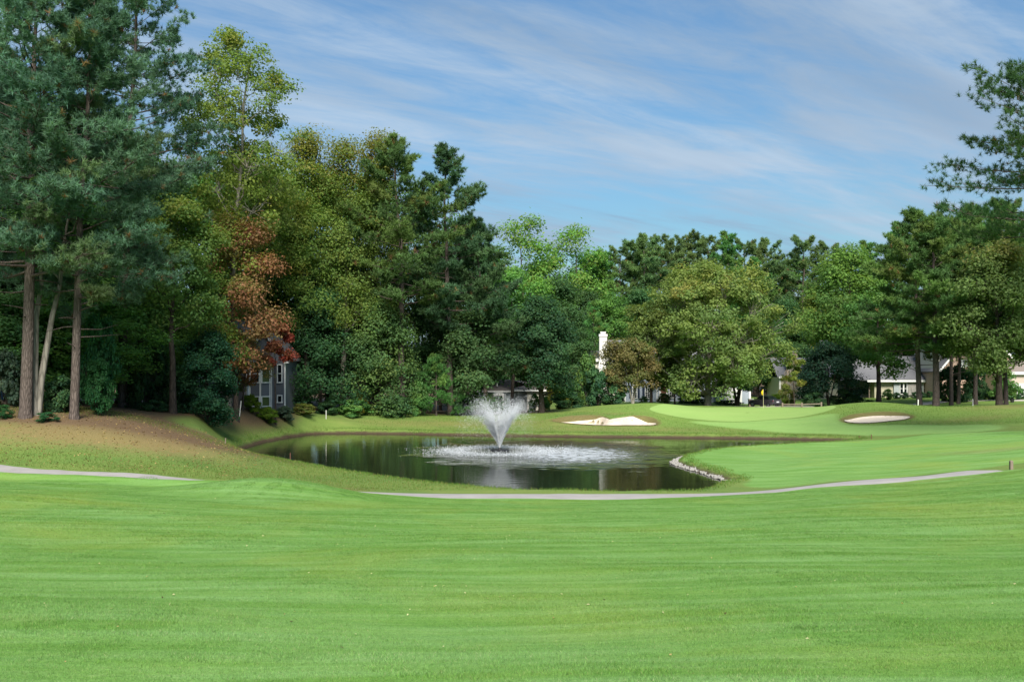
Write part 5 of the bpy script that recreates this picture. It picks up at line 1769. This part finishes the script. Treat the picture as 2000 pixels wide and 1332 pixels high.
# potted palm
ppx, ppy = wx(1977, 129), 129
pp = thing('potted_palm', 'small potted palm at the edge of the drive', 'plant', (ppx, ppy, gz(ppx, ppy)))
MB().tube([(0, 0, -0.02), (0, 0, 0.5), (0, 0, 0.55)], [0.2, 0.27, 0.29], 14).build('pot', 'pot_dark', pp)
rs = np.random.RandomState(4)
for k in range(11):
    a_ = k * 2.4
    L_ = rs.uniform(0.7, 1.0)
    fm = MB()
    pv = []
    for i in range(6):
        u = i / 5
        r_ = L_ * u
        z_ = 0.55 + 1.0 * u * L_ - 0.75 * u * u * L_
        wd = 0.10 * math.sin(math.pi * min(1, u * 0.9 + 0.1)) + 0.01
        cx_, sx_ = math.cos(a_), math.sin(a_)
        pv += [(cx_ * r_ - sx_ * wd, sx_ * r_ + cx_ * wd, z_), (cx_ * r_ + sx_ * wd, sx_ * r_ - cx_ * wd, z_ + 0.02)]
    fm.poly(pv, [(2 * i, 2 * i + 1, 2 * i + 3, 2 * i + 2) for i in range(5)])
    lo = fm.build('frond', None, pp)
    lo.data.materials.append(MATS['frond'] if 'frond' in MATS else simple('frond', (0.07, 0.15, 0.05), 0.5))

# blue bin in the dark of the left wood
bx_, by_ = wx(13, 72), 72
bn = thing('wheeled_bin', 'blue wheeled bin in the dark left of the ivy-footed pine', 'bin', (bx_, by_, gz(bx_, by_)))
MB().hexa([(-0.24, -0.28, 0.08), (0.24, -0.28, 0.08), (0.24, 0.28, 0.08), (-0.24, 0.28, 0.08), (-0.3, -0.35, 0.98), (0.3, -0.35, 0.98), (0.3, 0.35, 0.98), (-0.3, 0.35, 0.98)]).build('body', 'bin_blue', bn)
MB().hexa([(-0.33, -0.38, 0.982), (0.33, -0.38, 0.982), (0.33, 0.40, 0.982), (-0.33, 0.40, 0.982), (-0.30, -0.33, 1.06), (0.30, -0.33, 1.06), (0.30, 0.36, 1.08), (-0.30, 0.36, 1.08)]).build('lid', 'bin_blue', bn)
for sx in (-1, 1):
    MB().tube([(sx * 0.27, 0.26, 0.1), (sx * 0.32, 0.26, 0.1)], [0.1, 0.1], 14).build('wheel', 'rubber', bn)

# ------------------------------------------------------------------ parked car
cx0, cy0 = wx(1494, 129), 129
car = thing('parked_car', 'dark grey sedan parked by the garage behind the flagstick', 'car', (cx0, cy0, gz(cx0, cy0)), R(90 + 33))
# local +X is forward; tapered body from cross-sections
secs = [(-2.15, 0.70, 0.42, 0.93), (-2.05, 0.82, 0.30, 1.00), (-1.4, 0.89, 0.24, 1.03), (0.0, 0.90, 0.22, 0.98), (1.1, 0.89, 0.22, 0.93), (1.85, 0.84, 0.25, 0.82), (2.15, 0.70, 0.34, 0.70)]
cv, cf = [], []
for (x, w_, z0_, z1_) in secs:
    cv += [(x, -w_ * 0.94, z0_), (x, w_ * 0.94, z0_), (x, w_, (z0_ + z1_) / 2 - 0.02), (x, w_ * 0.93, z1_ - 0.03), (x, w_ * 0.80, z1_), (x, -w_ * 0.80, z1_), (x, -w_ * 0.93, z1_ - 0.03), (x, -w_, (z0_ + z1_) / 2 - 0.02)]
for i in range(len(secs) - 1):
    for k in range(8):
        cf.append((i * 8 + k, i * 8 + (k + 1) % 8, (i + 1) * 8 + (k + 1) % 8, (i + 1) * 8 + k))
cf += [tuple(range(8)), tuple((len(secs) - 1) * 8 + k for k in range(7, -1, -1))]
body = MB().poly(cv, cf).build('body', 'car_paint', car, smooth=False)
bm_ = body.modifiers.new('bevel', 'BEVEL')
bm_.width = 0.05
bm_.segments = 2
gh = [(-1.55, 0.74, 1.0), (-0.85, 0.60, 1.42), (0.25, 0.60, 1.45), (1.0, 0.74, 0.96)]
gv = []
for (x, w_, z_) in gh:
    gv += [(x, -w_, z_), (x, w_, z_)]
MB().poly(gv, [(2, 3, 5, 4)]).poly([(-0.85, -0.6, 1.421), (-0.85, 0.6, 1.421), (0.25, 0.6, 1.451), (0.25, -0.6, 1.451), (-0.9, -0.62, 1.36), (-0.9, 0.62, 1.36), (0.30, 0.62, 1.39), (0.30, -0.62, 1.39)],
                                     [(0, 1, 2, 3), (4, 0, 3, 7), (1, 5, 6, 2), (0, 4, 5, 1), (3, 2, 6, 7)]).build('roof', 'car_paint', car)
MB().poly([gv[0], gv[1], gv[3], gv[2]], [(0, 1, 2, 3)]).build('rear_window', 'glass', car)
MB().poly([gv[4], gv[5], gv[7], gv[6]], [(0, 1, 2, 3)]).build('windscreen', 'glass', car)
for k in (0, 1):
    MB().poly([gv[0 + k], gv[2 + k], gv[4 + k], gv[6 + k]], [(0, 1, 2, 3)]).build('side_window', 'glass', car)
for sx in (-1.3, 1.35):
    for sy in (-1, 1):
        wh = MB().tube([(sx, sy * 0.70, 0.32), (sx, sy * 0.73, 0.32), (sx, sy * 0.89, 0.32), (sx, sy * 0.91, 0.32)], [0.29, 0.32, 0.32, 0.29], 20).build('wheel', 'rubber', car)
        MB().tube([(sx, sy * 0.905, 0.32), (sx, sy * 0.925, 0.32)], [0.21, 0.18], 16).build('rim', 'chrome', wh)
for sy in (-1, 1):
    MB().hexa([(-2.13, sy * 0.42, 0.70), (-2.10, sy * 0.76, 0.72), (-2.0, sy * 0.76, 0.72), (-2.0, sy * 0.42, 0.70), (-2.15, sy * 0.42, 0.88), (-2.08, sy * 0.80, 0.90), (-2.0, sy * 0.80, 0.90), (-2.0, sy * 0.42, 0.88)]).build('tail_light', 'tail_red', car)
    MB().box(2.02, 2.12, min(sy * 0.42, sy * 0.68), max(sy * 0.42, sy * 0.68), 0.56, 0.68).build('headlight', 'glass', car)
    MB().box(0.75, 0.92, min(sy * 0.86, sy * 1.02), max(sy * 0.86, sy * 1.02), 0.98, 1.10).build('mirror', 'car_paint', car)
MB().box(-2.19, -2.14, -0.22, 0.22, 0.62, 0.76).build('licence_plate', 'plate', car)
MB().box(-2.20, -2.02, -0.76, 0.76, 0.34, 0.50).build('bumper', 'rubber', car)

# ------------------------------------------------------------------ pale rock edging at the point of the peninsula
edge = [water_pt(*p) for p in [(1345, 890), (1322, 898), (1313, 903.5), (1322, 909), (1345, 916), (1370, 923.5), (1392, 931), (1412, 938), (1434, 944.5)]]
ed = np.array(edge)
seg = np.r_[0, np.cumsum(np.sqrt((np.diff(ed, axis=0) ** 2).sum(1)))]
rs = np.random.RandomState(17)
re = thing('rock_edging', 'pale stone edging along the point of the grassy peninsula', 'stone edging', (ed[2, 0], ed[2, 1], 0))
RV, RF = [], []
OCT = np.array([[1, 0, 0], [-1, 0, 0], [0, 1, 0], [0, -1, 0], [0, 0, 1], [0, 0, -1]], float)
OF = np.array([[0, 2, 4], [2, 1, 4], [1, 3, 4], [3, 0, 4], [2, 0, 5], [1, 2, 5], [3, 1, 5], [0, 3, 5]])
cube = np.array([[x, y, z] for x in (-1, 1) for y in (-1, 1) for z in (-1, 1)], float)
CF = np.array([[0, 1, 3, 2], [4, 6, 7, 5], [0, 4, 5, 1], [2, 3, 7, 6], [0, 2, 6, 4], [1, 5, 7, 3]])
NR = 600
ss_ = rs.uniform(0, seg[-1], NR)
px_ = np.interp(ss_, seg, ed[:, 0])
py_ = np.interp(ss_, seg, ed[:, 1])
tx = np.interp(np.minimum(ss_ + 0.3, seg[-1]), seg, ed[:, 0]) - np.interp(ss_ - 0.3, seg, ed[:, 0])
ty = np.interp(np.minimum(ss_ + 0.3, seg[-1]), seg, ed[:, 1]) - np.interp(ss_ - 0.3, seg, ed[:, 1])
L_ = np.hypot(tx, ty) + 1e-6
off = rs.uniform(-0.18, 0.38, NR)
for i in range(NR):
    q_, _ = np.linalg.qr(rs.normal(size=(3, 3)))
    c3 = np.array([px_[i] + ty[i] / L_[i] * -off[i] - ed[2, 0], py_[i] + tx[i] / L_[i] * off[i] - ed[2, 1], 0.02 + 0.16 * max(0, off[i] + 0.3) * rs.uniform(0.4, 1)])
    vv = (cube * rs.uniform(0.75, 1.1, (8, 1)) * (rs.uniform(0.03, 0.075) * np.array([1, 0.85, 0.6]))) @ q_.T + c3
    RF.append(CF + 8 * i)
    RV.append(vv)
o_ = add('stones', mesh_np('stones', np.concatenate(RV), np.concatenate(RF)), 'stone_pale', re)
o_.name = 'stone_rubble'
o_['kind'] = 'stuff'

# ------------------------------------------------------------------ fallen leaves
rs = np.random.RandomState(23)


def scatter_leaves(name, label, pts, cols, smin, smax):
    n = len(pts)
    z_ = H(pts[:, 0], pts[:, 1]) + 0.018
    P = np.c_[pts, z_]
    N = unit(rs.normal(0, 0.35, (n, 3)) + np.array([0, 0, 1.0]))
    tint = pick(cols, rs, n) * rs.uniform(0.7, 1.25, n)[:, None]
    me = leaves_mesh(name, P, N, rs.uniform(smin, smax, n), tint, rs)
    o_ = add(name, me, 'leaf')
    return tag(o_, label, 'leaves', kind='stuff')


NL = 330
fy_ = rs.uniform(8.5, 46, NL)
fx_ = rs.uniform(-0.55, 0.55, NL) * fy_
scatter_leaves('fallen_leaves', 'scattered pale fallen leaves on the mown fairway', np.c_[fx_, fy_], [(0.55, 0.50, 0.30, 4), (0.40, 0.30, 0.14, 1), (0.10, 0.07, 0.04, 1.2)], 0.022, 0.05)
NL = 3300
fx_ = rs.uniform(-32, -12, NL)
fy_ = rs.uniform(51.5, 70, NL)
k_ = (sdf(POND, fx_, fy_) > 1.5) & (fx_ < -14 - (fy_ - 52) * 0.1)
scatter_leaves('leaf_litter', 'brown and yellow leaf litter strewn over the left straw bank', np.c_[fx_, fy_][k_], [(0.26, 0.17, 0.08, 3), (0.42, 0.32, 0.14, 2), (0.12, 0.075, 0.04, 2)], 0.06, 0.14)

# ------------------------------------------------------------------ longer grass along the shore and on the rough banks


def blades(name, label, pts, hmin, hmax, wd, cols, seed):
    rs_ = np.random.RandomState(seed)
    n = len(pts)
    z_ = H(pts[:, 0], pts[:, 1]) - 0.02
    a = rs_.uniform(0, 2 * math.pi, n)
    hh_ = rs_.uniform(hmin, hmax, n)
    base = np.c_[pts, z_]
    sdv = np.c_[np.cos(a), np.sin(a), np.zeros(n)] * wd * 0.5
    ln = np.c_[rs_.normal(0, 0.35, n), rs_.normal(0, 0.35, n), np.ones(n)] * hh_[:, None]
    V = np.stack([base - sdv, base + sdv, base + ln], 1).reshape(-1, 3)
    tint = pick(cols, rs_, n) * rs_.uniform(0.7, 1.25, n)[:, None]
    me = mesh_np(name, V, np.arange(3 * n).reshape(n, 3), tint=np.repeat(tint, 3, 0))
    return tag(add(name, me, 'leaf'), label, 'grass', kind='stuff')


rs = np.random.RandomState(31)
NG = 60000
A_, B_ = POND, np.roll(POND, -1, 0)
Ls = np.sqrt(((B_ - A_) ** 2).sum(1))
si = rs.choice(len(POND), NG, p=Ls / Ls.sum())
u_ = rs.rand(NG, 1)
pp_ = A_[si] * (1 - u_) + B_[si] * u_ + rs.normal(0, 0.8, (NG, 2))
dd_ = sdf(POND, pp_[:, 0], pp_[:, 1])
noise_ = np.sin(pp_[:, 0] * 1.3) * np.sin(pp_[:, 1] * 1.1 + 1) + 0.3 * rs.normal(size=NG)
k_ = (dd_ > 0.22) & (dd_ < 1.3) & (noise_ > -0.5)
blades('shore_grass', 'longer grass fringing the pond shore', pp_[k_], 0.05, 0.17, 0.035, [(0.125, 0.205, 0.042, 3), (0.10, 0.18, 0.036, 2), (0.22, 0.20, 0.075, 1)], 32)
NG = 70000
gx_ = rs.uniform(-32, 0, NG)
gy_ = rs.uniform(50, 68, NG)
k_ = (sdf(POND, gx_, gy_) > 0.6) & (path_dist(gx_, gy_) > 1.35) & (gx_ > -0.56 * gy_) & (gauss(gx_, gy_, wx(140, 57.5), 57.6, 11, 3.2) + gauss(gx_, gy_, wx(300, 62), 61.5, 5, 4) < rs.uniform(0.15, 0.75, NG))
blades('rough_grass', 'tufty olive rough grass between cart path and left wood', np.c_[gx_, gy_][k_], 0.05, 0.13, 0.03, [(0.125, 0.185, 0.04, 3), (0.10, 0.165, 0.036, 2), (0.23, 0.20, 0.085, 1.2)], 33)
NG = 45000
gx_ = rs.uniform(-16, 50, NG)
gy_ = rs.uniform(88, 112, NG)
k_ = (sdf(POND, gx_, gy_) > 0.6) & (sdf(APRON, gx_, gy_) > 0.1) & (sdf(GREEN, gx_, gy_) > 0.3) & (np.minimum(sdf(BUNK_L, gx_, gy_), sdf(BUNK_R, gx_, gy_)) > 0.08) & (sdf(FAIR_R, gx_, gy_) > 0)
blades('mound_grass', 'rough grass on the mounds and bank round the putting green', np.c_[gx_, gy_][k_], 0.05, 0.14, 0.05, [(0.15, 0.245, 0.055, 3), (0.125, 0.22, 0.045, 2), (0.23, 0.22, 0.085, 0.8)], 34)

# turf blades of the near fairway: one tile of blades repeated over the ground
m, t, out = mat('turf_blade')
pos = t.node('ShaderNodeNewGeometry').outputs['Position']
fc = fairway_color(t, t.mapping(pos, scale=(1, 1, 0)))
fc = t.mix(1.0, fc, t.attr('tint', 0), 'MULTIPLY')
b = t.node('ShaderNodeBsdfPrincipled', ins={'Base Color': fc, 'Roughness': 0.6})
b.inputs['Specular IOR Level'].default_value = 0.2
tl = t.node('ShaderNodeBsdfTranslucent', ins={'Color': fc})
mx = t.node('ShaderNodeMixShader', ins={0: 0.35})
t.l.new(b.outputs[0], mx.inputs[1])
t.l.new(tl.outputs[0], mx.inputs[2])
t.l.new(mx.outputs[0], out.inputs[0])


def turf(name, label, y0, y1, tile, nbl, hmin, hmax, wd, seed):
    rs_ = np.random.RandomState(seed)
    a = rs_.uniform(0, 2 * math.pi, nbl)
    ra_, an_ = 0.80 * tile * np.sqrt(rs_.rand(nbl)), rs_.uniform(0, 2 * math.pi, nbl)
    base = np.c_[ra_ * np.cos(an_), ra_ * np.sin(an_), np.full(nbl, -0.012)]      # round tile, spun at random, overlapping its neighbours
    sdv = np.c_[np.cos(a), np.sin(a), np.zeros(nbl)] * wd * 0.5
    hh_ = rs_.uniform(hmin, hmax, nbl)
    tip = base + np.c_[rs_.normal(0, 0.5, nbl), rs_.normal(0, 0.5, nbl), np.ones(nbl)] * hh_[:, None]
    V = np.stack([base - sdv, base + sdv, tip], 1).reshape(-1, 3)
    tn = np.repeat(rs_.uniform(0.75, 1.4, (nbl, 1)) * np.array([[1.0, 1.0, 1.0]]) + rs_.normal(0, 0.06, (nbl, 3)), 3, 0)
    straw_ = np.repeat(rs_.rand(nbl) < 0.05, 3)
    tn[straw_] = (2.2, 1.35, 2.4)
    tme = mesh_np(name + '_tile', V, np.arange(3 * nbl).reshape(nbl, 3), tint=np.clip(tn, 0.2, 3))
    tme.materials.append(MATS['turf_blade'])
    tob = bpy.data.objects.new(name + '_tile', tme)      # only a source of instances
    pts = []
    for y in np.arange(y0, y1, tile):
        xm_ = 0.60 * (y + tile) + 3 * tile
        for x in np.arange(-math.ceil(xm_ / tile) * tile, xm_, tile):
            pts.append((x + tile / 2, y + tile / 2))
    pts = np.array(pts) + rs_.uniform(-0.2, 0.2, (len(pts), 2)) * tile
    k_ = path_dist(pts[:, 0], pts[:, 1]) < -1.25 - tile * 0.8
    pts = pts[k_]
    e = 0.4
    z_ = H(pts[:, 0], pts[:, 1])
    dzx = (H(pts[:, 0] + e, pts[:, 1]) - H(pts[:, 0] - e, pts[:, 1])) / (2 * e)
    dzy = (H(pts[:, 0], pts[:, 1] + e) - H(pts[:, 0], pts[:, 1] - e)) / (2 * e)
    me = bpy.data.meshes.new(name)
    me.from_pydata([tuple(p) for p in np.c_[pts, z_]], [], [])
    from mathutils import Matrix
    rot = np.zeros((len(pts), 3), np.float32)
    for i_, (a_x, a_y) in enumerate(zip(dzx, dzy)):
        nrm = Vector((-a_x, -a_y, 1)).normalized()
        q_ = Vector((0, 0, 1)).rotation_difference(nrm) @ Matrix.Rotation(rs_.uniform(0, 6.283), 3, 'Z').to_quaternion()
        rot[i_] = q_.to_euler('XYZ')
    at_ = me.attributes.new('tilt', 'FLOAT_VECTOR', 'POINT')
    at_.data.foreach_set('vector', rot.ravel())
    ob = add(name, me)
    ng = bpy.data.node_groups.new(name, 'GeometryNodeTree')
    ng.interface.new_socket('Geometry', in_out='INPUT', socket_type='NodeSocketGeometry')
    ng.interface.new_socket('Geometry', in_out='OUTPUT', socket_type='NodeSocketGeometry')
    gi = ng.nodes.new('NodeGroupInput')
    go = ng.nodes.new('NodeGroupOutput')
    ip = ng.nodes.new('GeometryNodeInstanceOnPoints')
    oi_ = ng.nodes.new('GeometryNodeObjectInfo')
    oi_.inputs['Object'].default_value = tob
    oi_.inputs['As Instance'].default_value = True
    na = ng.nodes.new('GeometryNodeInputNamedAttribute')
    na.data_type = 'FLOAT_VECTOR'
    na.inputs['Name'].default_value = 'tilt'
    er = ng.nodes.new('FunctionNodeEulerToRotation')
    ng.links.new(na.outputs['Attribute'], er.inputs[0])
    ng.links.new(gi.outputs[0], ip.inputs['Points'])
    ng.links.new(oi_.outputs['Geometry'], ip.inputs['Instance'])
    ng.links.new(er.outputs[0], ip.inputs['Rotation'])
    ng.links.new(ip.outputs[0], go.inputs[0])
    md = ob.modifiers.new('turf', 'NODES')
    md.node_group = ng
    return tag(ob, label, 'grass', kind='stuff')


turf('near_turf', 'short mown grass blades of the near fairway', 7.0, 21.0, 1.0, 4200, 0.018, 0.038, 0.007, 41)
turf('far_turf', 'short mown grass blades of the fairway down to the path', 21.0, 47.0, 1.0, 1900, 0.02, 0.04, 0.013, 42)
#@@ENDOBJECTS@@
